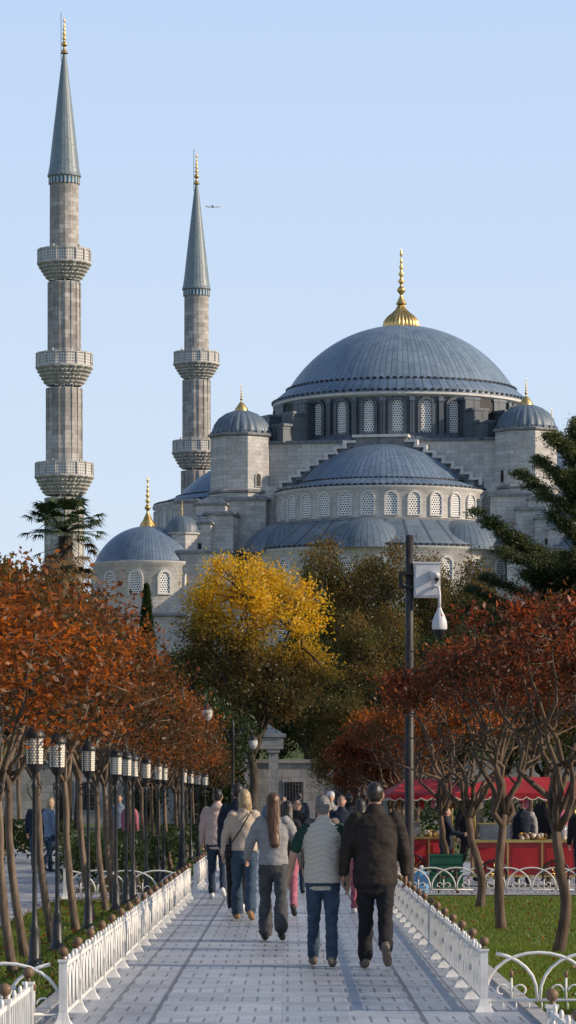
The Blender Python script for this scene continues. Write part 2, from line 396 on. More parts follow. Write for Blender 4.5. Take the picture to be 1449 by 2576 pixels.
# minarets
def minaret_mesh():
    b=B()
    b.lathe([(2.15,10),(2.12,34.2)],16,m=0,smooth=False)
    b.lathe([(2.0,38),(1.93,46.2)],16,m=0,smooth=False); b.lathe([(1.8,50),(1.75,57.8)],16,m=0,smooth=False)
    b.lathe([(1.6,61),(1.58,69.4)],16,m=0,smooth=False)
    for r,z0,z1 in((2.12,10,34.2),(1.96,38,46.2),(1.77,50,57.8)):
        for i in range(16):
            a=2*pi*i/16; b.box((r*math.cos(a),r*math.sin(a),(z0+z1)/2),(.12,.14,z1-z0),0,a)
    for (zt,r,rs,zb) in((38.05,3.15,2.15,34.5),(50.05,3.05,2.0,46.5),(61.4,2.88,1.78,58.0)):
        zp=zt-1.6; h=zp-zb; n=5
        for i in range(n):
            f=lambda q:(1-(1-q)**1.3)*.4+q*.6
            r0=rs+(r-rs)*f(i/n); r1=rs+(r-rs)*f((i+1)/n); z0=zb+h*i/n
            b.lathe([(r0*.95,z0),(r0*.97,z0+h/n*.3),(r1,z0+h/n*.8),(r1,z0+h/n)],160,m=1,smooth=False,flute=(40 if i%2 else 20,.08))
        b.lathe([(r,zp-.1),(r+.12,zp),(r+.12,zp+.18),(r-.05,zp+.2)],32,m=1,smooth=False)
        b.lathe([(r-.02,zp+.15),(r-.02,zt-.12)],16,m=2,smooth=False); b.lathe([(r-.2,zt-.12),(r-.2,zp+.15)],16,m=2,smooth=False)
        b.lathe([(r-.25,zt-.15),(r+.06,zt-.15),(r+.06,zt),(r-.25,zt)],16,m=1,smooth=False)
        b.lathe([(r-.1,zp+.2),(.5,zp+.25)],16,m=1)
        for i in range(16):
            a=2*pi*i/16; b.box((r*math.cos(a),r*math.sin(a),zp+.8),(.16,.14,1.65),1,a)
        for k in range(3):
            a=-pi/2+(-.5+k*.5); b.box(((r+.02)*math.cos(a),(r+.02)*math.sin(a),zt+.12),(.18,.18,.24),1,a)
    b.lathe([(1.66,68.6),(1.66,69.2)],48,m=3,smooth=True)
    for i in range(24):
        a=2*pi*i/24; b.box((1.68*math.cos(a),1.68*math.sin(a),68.9),(.08,.17,.7),1,a)
    b.lathe([(1.62,69.15),(1.85,69.4),(1.85,69.6),(1.78,69.7)],32,m=4,smooth=False)
    b.lathe([(1.78,69.65),(1.62,70.6),(1.2,74.4),(.78,78.0),(.36,81.6),(.14,83.1)],24,m=4,smooth=False)
    finial(b,(0,0,82.9),.57,5,1.4)
    b.tube([(-.35,0,82),(-.35,0,87.4)],.03,4,6)
    return b
def par():
    m,nt,bs=newmat('parapet_lattice',.85)
    v=objc(nt); s=nd(nt,'ShaderNodeSeparateXYZ'); nt.links.new(v,s.inputs[0])
    u=mth(nt,'FRACT',mth(nt,'MULTIPLY',mth(nt,'ARCTAN2',s.outputs[1],s.outputs[0]),64/(2*pi)))
    w=mth(nt,'FRACT',mth(nt,'MULTIPLY',s.outputs[2],3.2))
    q=mth(nt,'MAXIMUM',mth(nt,'ABSOLUTE',mth(nt,'SUBTRACT',u,.5)),mth(nt,'ABSOLUTE',mth(nt,'SUBTRACT',w,.5)))
    nt.links.new(mixc(nt,mth(nt,'LESS_THAN',q,.28),(.56,.55,.53),(.18,.18,.185)),bs.inputs['Base Color']); return m
PAR=par()
TILE=noisy('blue_tile',(.01,.10,.19),(.03,.2,.33),2,.3)
CORB=noisy('corbel_stone',(.31,.30,.28),(.56,.545,.515),1.6,.85)
LDC=lead('lead_cone',24,c1=(.11,.155,.18),c2=(.19,.24,.27),zper=2.5)
mb=minaret_mesh()
m0=mb.make('minaret',[STM,CORB,PAR,TILE,LDC,GOLD,DARK],None,(-24.5,370,0),rad(8))
m1=inst('minaret',m0.data,None,(-11.7,432,-3.1),rad(-10))

# ------------------------------------------------------------------ ground, path
def gh(y):
    t=min(1,max(0,(y-206)/90)); return 12*t*t*(3-2*t)
xs=[-9000,-3000,-800,-200,-80,-40,-20,-10,-5,0,5,10,20,40,80,200,800,3000,9000]
ys=[-200,0,30,60,100,150,200,206,215,225,235,245,255,265,275,285,296,320,500,1500,5000,12000]
P=[(x,y,gh(y)) for y in ys for x in xs]; nx=len(xs)
F=[(j*nx+i,j*nx+i+1,(j+1)*nx+i+1,(j+1)*nx+i) for j in range(len(ys)-1) for i in range(nx-1)]
GR=noisy('grass_ground',(.045,.07,.018),(.10,.12,.035),2.2,.95,bs=.3,bd=.03)
b=B(); b.add(P,F,0); b.make('ground',[GR])
def pavmat():
    m,nt,b=newmat('path_paving',.42,0,.4)
    v=objc(nt); s=nd(nt,'ShaderNodeSeparateXYZ'); nt.links.new(v,s.inputs[0])
    x,y=s.outputs[0],s.outputs[1]
    ax=mth(nt,'ABSOLUTE',x)
    l1=mth(nt,'LESS_THAN',mth(nt,'ABSOLUTE',mth(nt,'SUBTRACT',ax,1.02)),.016)
    l2=mth(nt,'LESS_THAN',mth(nt,'ABSOLUTE',mth(nt,'SUBTRACT',ax,1.4)),.012)
    n0=noi(nt,v,3,3); n00=noi(nt,v,.7,4)
    dx=mth(nt,'LESS_THAN',mth(nt,'FRACT',mth(nt,'DIVIDE',mth(nt,'ADD',x,mth(nt,'MULTIPLY',n00,.03)),.125)),.17)
    row=mth(nt,'DIVIDE',y,1.25)
    dy=mth(nt,'LESS_THAN',mth(nt,'FRACT',row),.5)
    dash=mth(nt,'MULTIPLY',mth(nt,'MULTIPLY',dx,dy),mth(nt,'GREATER_THAN',n0,.40))
    tr=mth(nt,'LESS_THAN',mth(nt,'FRACT',mth(nt,'DIVIDE',mth(nt,'ADD',y,.25),1.25)),.025)
    lx=mth(nt,'LESS_THAN',mth(nt,'FRACT',mth(nt,'DIVIDE',mth(nt,'ADD',x,.05),.5)),.018)
    j=mth(nt,'MAXIMUM',mth(nt,'MAXIMUM',l1,mth(nt,'MULTIPLY',l2,.8)),mth(nt,'MAXIMUM',mth(nt,'MULTIPLY',dash,.85),mth(nt,'MAXIMUM',mth(nt,'MULTIPLY',tr,.25),mth(nt,'MULTIPLY',lx,.3))))
    cb=nd(nt,'ShaderNodeCombineXYZ'); nt.links.new(mth(nt,'FLOOR',mth(nt,'DIVIDE',mth(nt,'ADD',x,.05),.5)),cb.inputs[0]); nt.links.new(mth(nt,'FLOOR',row),cb.inputs[1])
    wn=nd(nt,'ShaderNodeTexWhiteNoise',noise_dimensions='2D'); nt.links.new(cb.outputs[0],wn.inputs['Vector'])
    base=ramp(nt,wn.outputs[0],[(0,(.27,.30,.345)),(1,(.36,.385,.425))])
    n2=noi(nt,v,1.3,8,.7)
    base=mixc(nt,1.,base,ramp(nt,n2,[(.35,(.68,.68,.68)),(.6,(1.05,1.05,1.05))]),'MULTIPLY')
    c=mixc(nt,mth(nt,'MULTIPLY',j,.85),base,(.045,.045,.05))
    nt.links.new(c,b.inputs['Base Color']); bump(nt,b,mth(nt,'SUBTRACT',1.,j),.4,.01)
    return m
PAV=pavmat()
b=B(); b.add([(-1.85,-5,.02),(1.85,-5,.02),(1.85,199,.02),(-1.85,199,.02)],[(0,1,2,3)],0)
b.box((-1.9,97,.0),(.12,204,.09),1); b.box((1.9,97,.0),(.12,204,.09),1)
CONC=noisy('kerb_stone',(.28,.28,.28),(.42,.41,.40),3,.85)
b.make('footpath',[PAV,CONC])
def plz():
    m,nt,b=newmat('plaza_paving',.5,0,.4); v=objc(nt)
    br=nd(nt,'ShaderNodeTexBrick'); nt.links.new(v,br.inputs['Vector'])
    br.inputs['Color1'].default_value=(.42,.435,.47,1); br.inputs['Color2'].default_value=(.34,.35,.375,1); br.inputs['Mortar'].default_value=(.15,.15,.16,1)
    br.inputs['Scale'].default_value=1;br.inputs['Brick Width'].default_value=.9;br.inputs['Row Height'].default_value=.6;br.inputs['Mortar Size'].default_value=.02
    nt.links.new(mixc(nt,1.,br.outputs[0],ramp(nt,noi(nt,v,1.,6),[(.35,(.75,.75,.75)),(.6,(1,1,1))]),'MULTIPLY'),b.inputs['Base Color']); return m
PZ=plz()
b=B()
for x0,x1,y0,y1 in((-16,-3.7,30,110),(-3.7,-1.99,54.6,58.2),(1.99,14,57.2,85),(-14,-1.99,20.5,24.3),(1.99,14,19,25.9)):
    b.add([(x0,y0,.012),(x1,y0,.012),(x1,y1,.012),(x0,y1,.012)],[(0,1,2,3)],0)
b.make('plaza_paving',[PZ])

# grass blades
rng=np.random.default_rng(3)
def blades(name,areas,mat,size=.05):
    V=[];
    for x0,x1,y0,y1,n in areas:
        c=np.stack([rng.uniform(x0,x1,n),rng.uniform(y0,y1,n),np.zeros(n)],1)
        a=rng.uniform(0,2*pi,n); h=rng.uniform(.5,1.2,n)*size; w=size*.16
        d=np.stack([np.cos(a)*w,np.sin(a)*w,np.zeros(n)],1)
        tip=c+np.stack([rng.normal(0,.4,n)*h,rng.normal(0,.4,n)*h,h],1)
        V.append(np.stack([c-d,c+d,tip],1))
    V=np.concatenate(V); n=len(V)
    me=bpy.data.meshes.new(name); me.from_pydata(V.reshape(-1,3).tolist(),[],np.arange(n*3).reshape(-1,3).tolist())
    col=me.color_attributes.new('Col','FLOAT_COLOR','POINT')
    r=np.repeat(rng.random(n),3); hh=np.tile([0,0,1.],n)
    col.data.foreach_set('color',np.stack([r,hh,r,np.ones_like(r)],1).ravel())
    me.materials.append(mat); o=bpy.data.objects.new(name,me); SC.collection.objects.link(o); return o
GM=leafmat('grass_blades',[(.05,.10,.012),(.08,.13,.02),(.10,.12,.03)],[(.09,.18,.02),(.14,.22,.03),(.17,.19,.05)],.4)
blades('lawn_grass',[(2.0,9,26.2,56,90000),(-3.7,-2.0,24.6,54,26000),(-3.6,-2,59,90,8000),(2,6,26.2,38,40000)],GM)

# ------------------------------------------------------------------ foliage
def leafmesh(name,C,size,hf,rng,mat,aspect=.5,var=.35,tv=None,vert=0):
    n=len(C); a=rng.normal(size=(n,3)); 
    if vert: a[:,2]*=vert
    a/=np.linalg.norm(a,axis=1)[:,None]
    q=rng.normal(size=(n,3)); bq=np.cross(a,q); bq/=np.linalg.norm(bq,axis=1)[:,None]
    s=size*rng.uniform(1-var,1+var,n)[:,None]
    nn=np.cross(a,bq)*s*.15
    V=np.stack([C-a*s,C+bq*s*aspect+nn,C+a*s,C-bq*s*aspect+nn],1).reshape(-1,3)
    me=bpy.data.meshes.new(name); me.vertices.add(4*n); me.vertices.foreach_set('co',V.ravel())
    me.loops.add(4*n); me.loops.foreach_set('vertex_index',np.arange(4*n,dtype=np.int32))
    me.polygons.add(n); me.polygons.foreach_set('loop_start',np.arange(n,dtype=np.int32)*4); me.polygons.foreach_set('loop_total',np.full(n,4,dtype=np.int32))
    me.update(calc_edges=True)
    r=rng.random(n) if tv is None else np.clip(tv,0,1)
    col=me.color_attributes.new('Col','FLOAT_COLOR','POINT')
    col.data.foreach_set('color',np.repeat(np.stack([r,np.clip(hf,0,1),rng.random(n),np.ones(n)],1),4,axis=0).ravel())
    me.materials.append(mat); return me
BARK=noisy('bark',(.07,.05,.035),(.20,.15,.11),14,.9,stretch=(1,1,.2),bs=.6,bd=.02)
BARKM=noisy('bark_brown',(.05,.035,.025),(.15,.105,.075),14,.9,stretch=(1,1,.2),bs=.6,bd=.02)
BARKD=noisy('bark_dark',(.03,.024,.018),(.08,.06,.045),12,.9,stretch=(1,1,.2))
def bez(p0,p1,p2,n):
    return [p0*(1-t)**2+p1*2*t*(1-t)+p2*t*t for t in [i/n for i in range(n+1)]]
def treemeshes(seed,th,cc,cr,ncl,lpc,crad,lsize,tr,nlimb,mat,bark,flat=1.,bottom=-.6,twist=.12,shell=.75,aspect=.5,ttw=.05,side_lit=0):
    rg=np.random.default_rng(seed); rn=random.Random(seed)
    b=B(); cc=Vector(cc)
    pts=[Vector((0,0,-.1))]; k=10; ph=rn.uniform(0,6)
    for i in range(1,k+1):
        t=i/k; pts.append(Vector((cc.x*t*.5+ttw*math.sin(ph+t*4.5)+rn.gauss(0,ttw*.12)-ttw*math.sin(ph)*(1-t),cc.y*t*.5+ttw*math.cos(ph*1.3+t*3.7)*t,th*t)))
    b.tube(pts,[tr*(1.35 if i==0 else 1-.3*i/k) for i in range(k+1)],8)
    limbs=[]
    for i in range(nlimb):
        a=2*pi*i/nlimb+rn.uniform(-.3,.3); e=cc+Vector((math.cos(a)*cr[0]*.65,math.sin(a)*cr[1]*.65,rn.uniform(-.1,.6)*cr[2]))
        f0=pts[-1] if i%2==0 else pts[-2]
        mid=f0.lerp(e,.5)+Vector((rn.gauss(0,twist),rn.gauss(0,twist),rn.uniform(-.25,.0)*cr[2]))
        L=bez(f0,mid,e,9); L=[p+Vector((rn.gauss(0,twist*.16),rn.gauss(0,twist*.16),rn.gauss(0,twist*.12))) if 0<j<9 else p for j,p in enumerate(L)]
        b.tube(L,[tr*.6*(1-j/11) for j in range(10)],6); limbs+=L[2:]
        for q in range(2):   # secondary limbs
            s0=L[rn.randint(3,6)]; e2=s0+Vector((rn.gauss(0,.35)*cr[0],rn.gauss(0,.35)*cr[1],rn.uniform(.15,.5)*cr[2]))
            L2=bez(s0,s0.lerp(e2,.5)+Vector((rn.gauss(0,twist*.5),rn.gauss(0,twist*.5),0)),e2,5)
            b.tube(L2,[tr*.32*(1-j/7) for j in range(6)],5); limbs+=L2[1:]
    cl=[]
    while len(cl)<ncl:
        d=rg.normal(size=3); d/=np.linalg.norm(d)
        if d[2]<bottom: continue
        r=shell+(1-shell)*rg.random() if rg.random()<.8 else rg.random()**.5
        r*=1+.3*noise.noise(Vector((d[0]*2+seed,d[1]*2,d[2]*2)))*1.6
        cl.append(np.array(cc)+d*np.array(cr)*r)
    C=[];H=[];T=[]
    for c in cl:
        cv=Vector(c); q=min(limbs,key=lambda p:(p-cv).length)
        md=q.lerp(cv,.5)+Vector((rn.gauss(0,.15),rn.gauss(0,.15),rn.gauss(0,.1)))*crad
        b.tube([q,md,cv],[tr*.16,tr*.12,tr*.05],4)
        n=int(lpc*rg.uniform(.3,1.65)); p=c+rg.normal(size=(n,3))*crad*np.array([.55,.55,.42*flat])*rg.uniform(.65,1.25)
        C.append(p); H.append((p[:,2]-(cc.z-cr[2]))/(2*cr[2])+side_lit*(p[:,0]-cc.x)/cr[0]); T.append(np.clip(rg.normal(rg.uniform(.0,.95),.25,n),0,1))  # last height term shifts the painted sunlit palette towards the crown's right side
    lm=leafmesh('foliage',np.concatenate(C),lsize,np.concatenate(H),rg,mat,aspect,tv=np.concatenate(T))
    tm=bpy.data.meshes.new('trunk'); tm.from_pydata(b.v,[],b.f); tm.materials.append(bark); tm.polygons.foreach_set('use_smooth',[True]*len(b.f)); tm.update()
    return tm,lm
def place(name,tl,x,y,z=0,rz=0,s=(1,1,1),mat=None):
    e=empty(name,(x,y,z)); 
    inst('trunk',tl[0],e,(0,0,0),rz,s); inst('foliage',tl[1],e,(0,0,0),rz,s,mat); return e
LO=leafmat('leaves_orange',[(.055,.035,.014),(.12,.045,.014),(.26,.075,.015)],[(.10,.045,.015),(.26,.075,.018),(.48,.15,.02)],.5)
LB=leafmat('leaves_brown',[(.04,.04,.017),(.06,.04,.018),(.11,.045,.018)],[(.06,.053,.02),(.10,.055,.02),(.26,.085,.02)],.42)  # orange end of the upper ramp stands in for sunlit highlights
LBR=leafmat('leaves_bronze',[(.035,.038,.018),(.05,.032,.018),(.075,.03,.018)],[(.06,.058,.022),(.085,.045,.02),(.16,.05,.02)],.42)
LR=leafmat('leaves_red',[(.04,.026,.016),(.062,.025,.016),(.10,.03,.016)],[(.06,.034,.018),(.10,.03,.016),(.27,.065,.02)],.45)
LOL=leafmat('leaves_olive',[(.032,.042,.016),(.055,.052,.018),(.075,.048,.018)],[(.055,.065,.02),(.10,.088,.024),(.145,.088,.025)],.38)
LY=leafmat('leaves_yellow_lit_top',[(.05,.05,.018),(.075,.062,.02),(.09,.06,.02)],[(.36,.26,.02),(.54,.38,.025),(.60,.40,.02)],.5,.5,.75)  # sunlit crown painted in: yellow upper leaves over olive-brown lower ones
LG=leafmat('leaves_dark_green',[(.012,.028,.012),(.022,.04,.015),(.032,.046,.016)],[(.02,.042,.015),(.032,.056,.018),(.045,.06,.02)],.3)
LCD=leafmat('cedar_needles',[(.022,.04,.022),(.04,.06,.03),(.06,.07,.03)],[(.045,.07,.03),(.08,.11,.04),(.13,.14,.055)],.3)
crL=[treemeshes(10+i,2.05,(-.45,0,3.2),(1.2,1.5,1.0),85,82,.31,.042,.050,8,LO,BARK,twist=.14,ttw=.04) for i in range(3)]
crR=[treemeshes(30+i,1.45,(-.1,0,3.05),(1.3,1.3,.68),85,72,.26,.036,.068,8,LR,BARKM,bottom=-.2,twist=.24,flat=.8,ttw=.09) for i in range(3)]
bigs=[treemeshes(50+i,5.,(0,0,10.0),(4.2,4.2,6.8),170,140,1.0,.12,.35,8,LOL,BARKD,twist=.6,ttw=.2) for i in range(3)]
rn=random.Random(8)
seq=[LO,LB,LBR,LO,LB,LBR,LB,LO,LBR,LB,LO,LB,LBR,LO,LB,LBR,LB,LO,LB,LBR,LB]
for i in range(21):
    d=32.2+3.3*i+rn.uniform(-.4,.4)
    sz=.90+.12*min(1,(d-32)/12) if d<56 else .94
    place('crape_myrtle_tree',crL[i%3],-2.66+rn.uniform(-.08,.08),d,0,rn.choice([0,.4,-.4,.25]),(1 if d<56 else .9,1,sz+rn.uniform(-.03,.04)),seq[i])
place('crape_myrtle_tree',crL[1],-3.15,28.2,0,.4,(1,1,.88),LO)
for x,d,k,s,m in((2.87,36.1,0,1.0,LR),(2.69,42.5,1,1.0,LR),(2.87,50.7,2,1.02,LR),(2.9,64,0,1.,LO),(2.8,73,1,1.0,LB),(3,84,2,1.,LR),(2.9,96,0,1,LO),(2.7,110,1,1,LR),(2.8,125,1,1,LB)):
    place('crape_myrtle_tree',crR[k],x,d,0,k*1.3+x,(s,s,s),m)
for x,d,s,m in((5.6,58,1.2,LR),(5.0,72,1.25,LB),(7,66,1.45,LR),(7.5,80,1.5,LB),(5.5,92,1.4,LB),(-6.2,56,1.25,LBR),(-6.4,64,1.35,LOL),(-7.6,78,1.6,LOL),(-7.8,92,1.7,LBR),(-8.3,106,1.7,LB),(-8.5,100,1.9,LOL),(-9.5,84,1.8,LOL),(-10.5,110,2.2,LOL)):
    place('park_tree',crL[int(d)%3],x,d,0,d,(s,s,s),m)
# big background trees
for x,d,zt,w,m in((2.4,222,17.2,.66,LOL),(4.6,228,16.6,.66,LOL),(7.0,222,16.9,.66,LOL),(9.2,218,16.2,.66,LOL),(11.8,214,16.0,.66,LOL),(14.2,212,14.6,.7,LOL),(17.5,215,14.4,.75,LOL),
        (-4.6,165,9.3,.5,LG),(-6.8,172,9.0,.55,LOL),(3.2,168,10.6,.55,LOL),(5.4,174,11.2,.55,LOL),(8.2,160,9.8,.6,LG),(10.6,165,10.2,.6,LOL),(13,170,9,.6,LG),
        (-10.5,168,11.4,.55,LOL),(-13.8,160,11.6,.55,LOL),(-9,175,9.6,.5,LG),(-17,165,11.5,.6,LOL),(1.4,212,12,.6,LG),(-2.2,214,11.5,.6,LG),(16,150,9.5,.6,LG),(-5.5,212,10.5,.6,LOL),(5.2,150,7.4,.45,LG),(2.6,146,6.4,.36,LOL)):
    s=zt/17.0; place('plane_tree',bigs[int(abs(x)*7)%3],x,d,gh(d),x,(w,w,s),m)
pl=treemeshes(77,3.6,(0,0,7.4),(3.05,3.0,4.0),220,160,.62,.075,.22,9,LY,BARKD,twist=.4,bottom=-.75,ttw=.15,side_lit=.12)
place('plane_tree',pl,-1.6,140)
pl2=treemeshes(78,1.4,(0,0,2.9),(1.25,1.3,1.3),70,120,.4,.06,.06,6,LR,BARKD)
place('park_tree',pl2,2.15,95,0,0,(.72,.72,.88),LR); place('park_tree',pl2,-2.6,118,0,1,(1.0,1.0,1.25),LG); place('park_tree',pl2,-3.4,112,0,2,(1.1,1.1,1.0),LB); place('park_tree',pl2,3.6,112,0,2,(1.1,1.1,1.1),LO)
# fallen leaves on the lawns
rg=np.random.default_rng(21); n=3000
fx=np.concatenate([rg.uniform(-3.8,-2.0,1900),rg.uniform(2.0,6,1100)]); fy=rg.uniform(22,70,n)
C=np.stack([fx,fy,np.full(n,.035)+rg.uniform(0,.03,n)],1)
inst('fallen_leaves',leafmesh('fallen_leaves',C,.022,np.zeros(n),rg,LO,.6),None)

def conifer(name,x,y,h,w,seed):
    rg=np.random.default_rng(seed); n=9000
    t=rg.random(n)**.8; a=rg.uniform(0,2*pi,n); lay=.75+.25*np.sin(t*h*5+3*np.sin(a*2))
    r=w*(1-t)**.8*lay*np.sqrt(rg.uniform(.3,1,n))+.05
    C=np.stack([r*np.cos(a),r*np.sin(a),.8+t*(h-.8)-r*.15],1)
    e=empty(name,(x,y,gh(y))); b=B(); b.tube([(0,0,0),(0,0,h)],[.18,.03],7); b.make('trunk',[BARKD],e)
    inst('foliage',leafmesh('foliage',C,.13,t,rg,LG,.3),e)
conifer('cypress_tree',-6.9,165,12.0,1.3,1); conifer('cypress_tree',-3.9,150,9.,1.3,2); conifer('cypress_tree',-3.0,160,8.,1.4,3)
def cedar(x,y):
    e=empty('cedar_tree',(x,y,0)); rg=np.random.default_rng(9); rn=random.Random(9); b=B()
    b.tube([(0,0,0),(.1,0,8),(.3,0,19)],[.45,.33,.05],9)
    C=[]
    bo=[(-2.9,-.5,15.9,1.6),(-2.0,.3,16.6,1.4),(-4.8,-.8,14.2,2.4),(-4.2,-.2,13.6,2.0),(-3.2,.6,13.0,1.0),(-3.8,-1.6,12.4,1.2),(-5.0,.3,10.8,1.5),(-5.2,-.6,10.0,1.0),(-4.4,.8,11.4,1.2),(-2.6,-1.5,12.0,.6),(-1.6,-1,17.6,1),(-3.4,-1.8,9.4,.4),(-4.9,-1.2,9.2,.7)]
    for i in range(44):
        a=rn.uniform(0,2*pi); z=rn.uniform(7,18.5); L=rn.uniform(.7,1)*(19.5-z)*.55
        if math.cos(a)<-.3: L*=.72
        bo.append((L*math.cos(a),L*math.sin(a),z,rn.uniform(.4,1.5)))
    for tx,ty,tz,up in bo:
        s=Vector((0.2,0,tz-up-.4)); t=Vector((tx,ty,tz)); m=s.lerp(t,.5)+Vector((0,0,-.25))
        L=bez(s,m,t,10); b.tube(L,[.11*(1-i/12) for i in range(11)],5)
        side=Vector((-(t-s).y,(t-s).x,0)); side.normalize(); ln=(t-s).length
        for j in range(1,11):
            f=j/10; wd=ln*.24*(1.12-f)+.18
            for q in range(12):
                o=rn.uniform(-1,1)*wd; p=L[j]+side*o+Vector((rn.gauss(0,.12),rn.gauss(0,.12),.06-.2*abs(o)+rn.gauss(0,.07)))
                C.append(np.array(p)+rg.normal(size=(36,3))*np.array([.19,.19,.075]))
    C=np.concatenate(C); b.make('trunk',[BARKD],e)
    inst('foliage',leafmesh('foliage',C,.085,(C[:,2]-9)/9,rg,LCD,.25),e)
cedar(13.2,150)
def palm(x,y,z):
    e=empty('palm_tree',(x,y,0)); b=B(); rn=random.Random(4)
    b.tube([(0,0,0),(.1,0,z*.5),(0,0,z-.2)],[.3,.26,.3],10)
    b.make('trunk',[BARKD],e); b=B()
    for i in range(110):
        a=rn.uniform(0,2*pi); el=rn.uniform(-1.4,1.25); L=rn.uniform(1.1,1.6); dry=el<-.3
        z0=z-(rn.uniform(0,1.9) if dry else 0)
        d=Vector((math.cos(a)*math.cos(el),math.sin(a)*math.cos(el),math.sin(el)))
        tip=Vector((0,0,z0))+d*L; b.tube([(0,0,z0),tip],[.025,.012],4,1 if dry else 0)
        side=d.cross(Vector((0,0,1))); side.normalize(); up=side.cross(d)
        for k in range(15):
            t=(k/14-.5)*2*1.45; f=(d*math.cos(t)+side*math.sin(t)); ln=rn.uniform(.5,.8)
            e1=tip+f*ln+Vector((0,0,-.22*ln-rn.uniform(0,.14))); w=up.cross(f); w=f.cross(up)*.04
            mid=tip+f*ln*.5
            b.add([tip,mid+w,e1,mid-w],[(0,1,2,3)],1 if dry else 0)
    b.make('fronds',[noisy('palm_green',(.025,.045,.018),(.06,.09,.03),3,.6),noisy('palm_dry',(.08,.06,.03),(.17,.12,.06),3,.8)],e)
palm(-9.9,150,13.4)
def hedge(name,x0,x1,y0,y1,h,mat):
    rg=np.random.default_rng(int(abs(x0*10+y0))); n=int(9000)
    C=np.stack([rg.uniform(x0,x1,n),rg.uniform(y0,y1,n),np.abs(rg.normal(.75,.25,n)).clip(0,1.05)*h],1)
    o=inst(name,leafmesh('hedge',C,.07,C[:,2]/h,rg,mat),None); return o
hedge('hedge',-16,-5.5,84,87,1.0,LG); hedge('hedge',-4.2,-2.6,60,100,.8,LG); hedge('hedge',3,16,88,91,1.6,LG)

# ------------------------------------------------------------------ courtyard wall & gate
b=B(); GRIL=noisy('iron_grille',(.03,.03,.035),(.06,.06,.065),5,.6)
b.box((0,200.4,1.8),(90,.8,3.6),0); b.box((0,200.4,3.7),(90,1.1,.22),1)
for x in [-12,-9,-6,.35,3.35,6.6,9.5,12.5,-3.3]:
    b.box((x,199.98,1.65),(1.35,.1,1.9),1); b.box((x,199.93,1.65),(1.1,.08,1.65),2)
    for i in range(6): b.tube([(x-.45+i*.18,199.87,.85),(x-.45+i*.18,199.87,2.45)],.02,4,3)
    for i in range(6): b.tube([(x-.52,199.87,1+i*.26),(x+.52,199.87,1+i*.26)],.02,4,3)
STG=stone('stone_grey_wall','flat',c1=(.34,.335,.33),c2=(.25,.245,.24),stain=.35,mort=(.2,.2,.2))  # darker grey stone shared by courtyard wall and gateway
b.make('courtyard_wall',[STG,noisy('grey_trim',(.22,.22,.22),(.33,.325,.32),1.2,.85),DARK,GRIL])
b=B()
for x in(-.85,-2.7):
    b.box((x,198.8,2.1),(.55,.7,4.2),0); b.box((x,198.8,4.3),(.75,.9,.2),0)
b.box((-1.77,198.8,4.75),(3.0,1.0,.7),0); b.box((-1.77,198.8,5.2),(3.3,1.2,.2),1); b.box((-1.77,198.8,5.6),(3.0,1.0,.6),2,0,.4)
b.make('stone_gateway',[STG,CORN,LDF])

# ------------------------------------------------------------------ fences
WH=noisy('white_paint',(.58,.575,.55),(.77,.76,.73),6,.5)
RUST=noisy('brown_finial',(.10,.06,.035),(.24,.15,.09),8,.5)
def panel(L=1.7):
    b=B(); r=.014; n=4; w=L/n
    def flat(pts,rr=r): b.tube(pts,rr,5,0)
    flat([(0,0,.09),(L,0,.09)],.012)
    for i in range(-1,n):
        c=(i+1)*w; pts=[]
        for k in range(15):
            a=pi*k/14; x=c-w*math.cos(a)*.98; z=.09+.37*math.sin(a)**.8
            if 0<=x<=L: pts.append((x,0.,z))
        if len(pts)>2: flat(pts)
    for i in range(n):
        c=(i+.5)*w
        b.tube([(c,0,.09),(c,0,.27)],.01,5,0); b.ell((c,0,.29),(.018,.018,.035),1,6,4)
        for s in(-1,1):
            pts=[]
            for k in range(13):
                a=k/12*1.6*pi; rr=.06*(1-.055*k)
                pts.append((c+s*(.075-rr*math.cos(a)*1.0),0,.16+rr*math.sin(a)))
            b.tube(pts,.008,4,0)
    for i in range(17): 
        x=(i+.5)*L/17; b.tube([(x,0,.02),(x,0,.10)],.007,4,0)
    me_o=b.make('panel',[WH,RUST]); me=me_o.data; bpy.data.objects.remove(me_o); return me
def slatpanel(L=1.7):
    b=B()
    b.box((L/2,0,.09),(L,.02,.025),0); b.box((L/2,0,.44),(L,.024,.03),0)
    for i in range(11):
        x=(i+.5)*L/11; b.box((x,0,.265),(.03,.022,.33),0)
    n=4;w=L/n
    for i in range(n):
        c=(i+.5)*w; pts=[(c-w*.5*math.cos(pi*k/8),-.014,.12+.3*math.sin(pi*k/8)) for k in range(9)]
        b.tube(pts,.011,4,0); b.ell((c,0,.475),(.016,.016,.03),0,6,4)
    o=b.make('panel',[WH,RUST]); me=o.data; bpy.data.objects.remove(o); return me
def postm():
    b=B(); b.box((0,0,.25),(.06,.06,.44),0); b.box((0,0,.025),(.15,.15,.05),0,0,.6); b.box((0,0,.075),(.09,.09,.05),0,0,.7)
    b.box((0,0,.48),(.075,.075,.02),0); b.tube([(0,0,.48),(0,0,.51)],.015,6,1); b.ell((0,0,.545),(.038,.038,.038),1,12,8)
    o=b.make('post',[WH,RUST]); me=o.data; bpy.data.objects.remove(o); return me
PM,SM,QM=panel(),slatpanel(),postm()
def fence(x0,y0,x1,y1,mesh):
    d=math.hypot(x1-x0,y1-y0); n=max(1,round(d/1.7)); a=math.atan2(y1-y0,x1-x0); s=d/(1.7*n)
    e=empty('ornamental_fence',(x0,y0,.02),a)
    for i in range(n):
        inst('panel',mesh,e,(i*1.7*s,0,0),0,(s,1,1)); inst('post',QM,e,(i*1.7*s,0,0))
    inst('post',QM,e,(d,0,0))
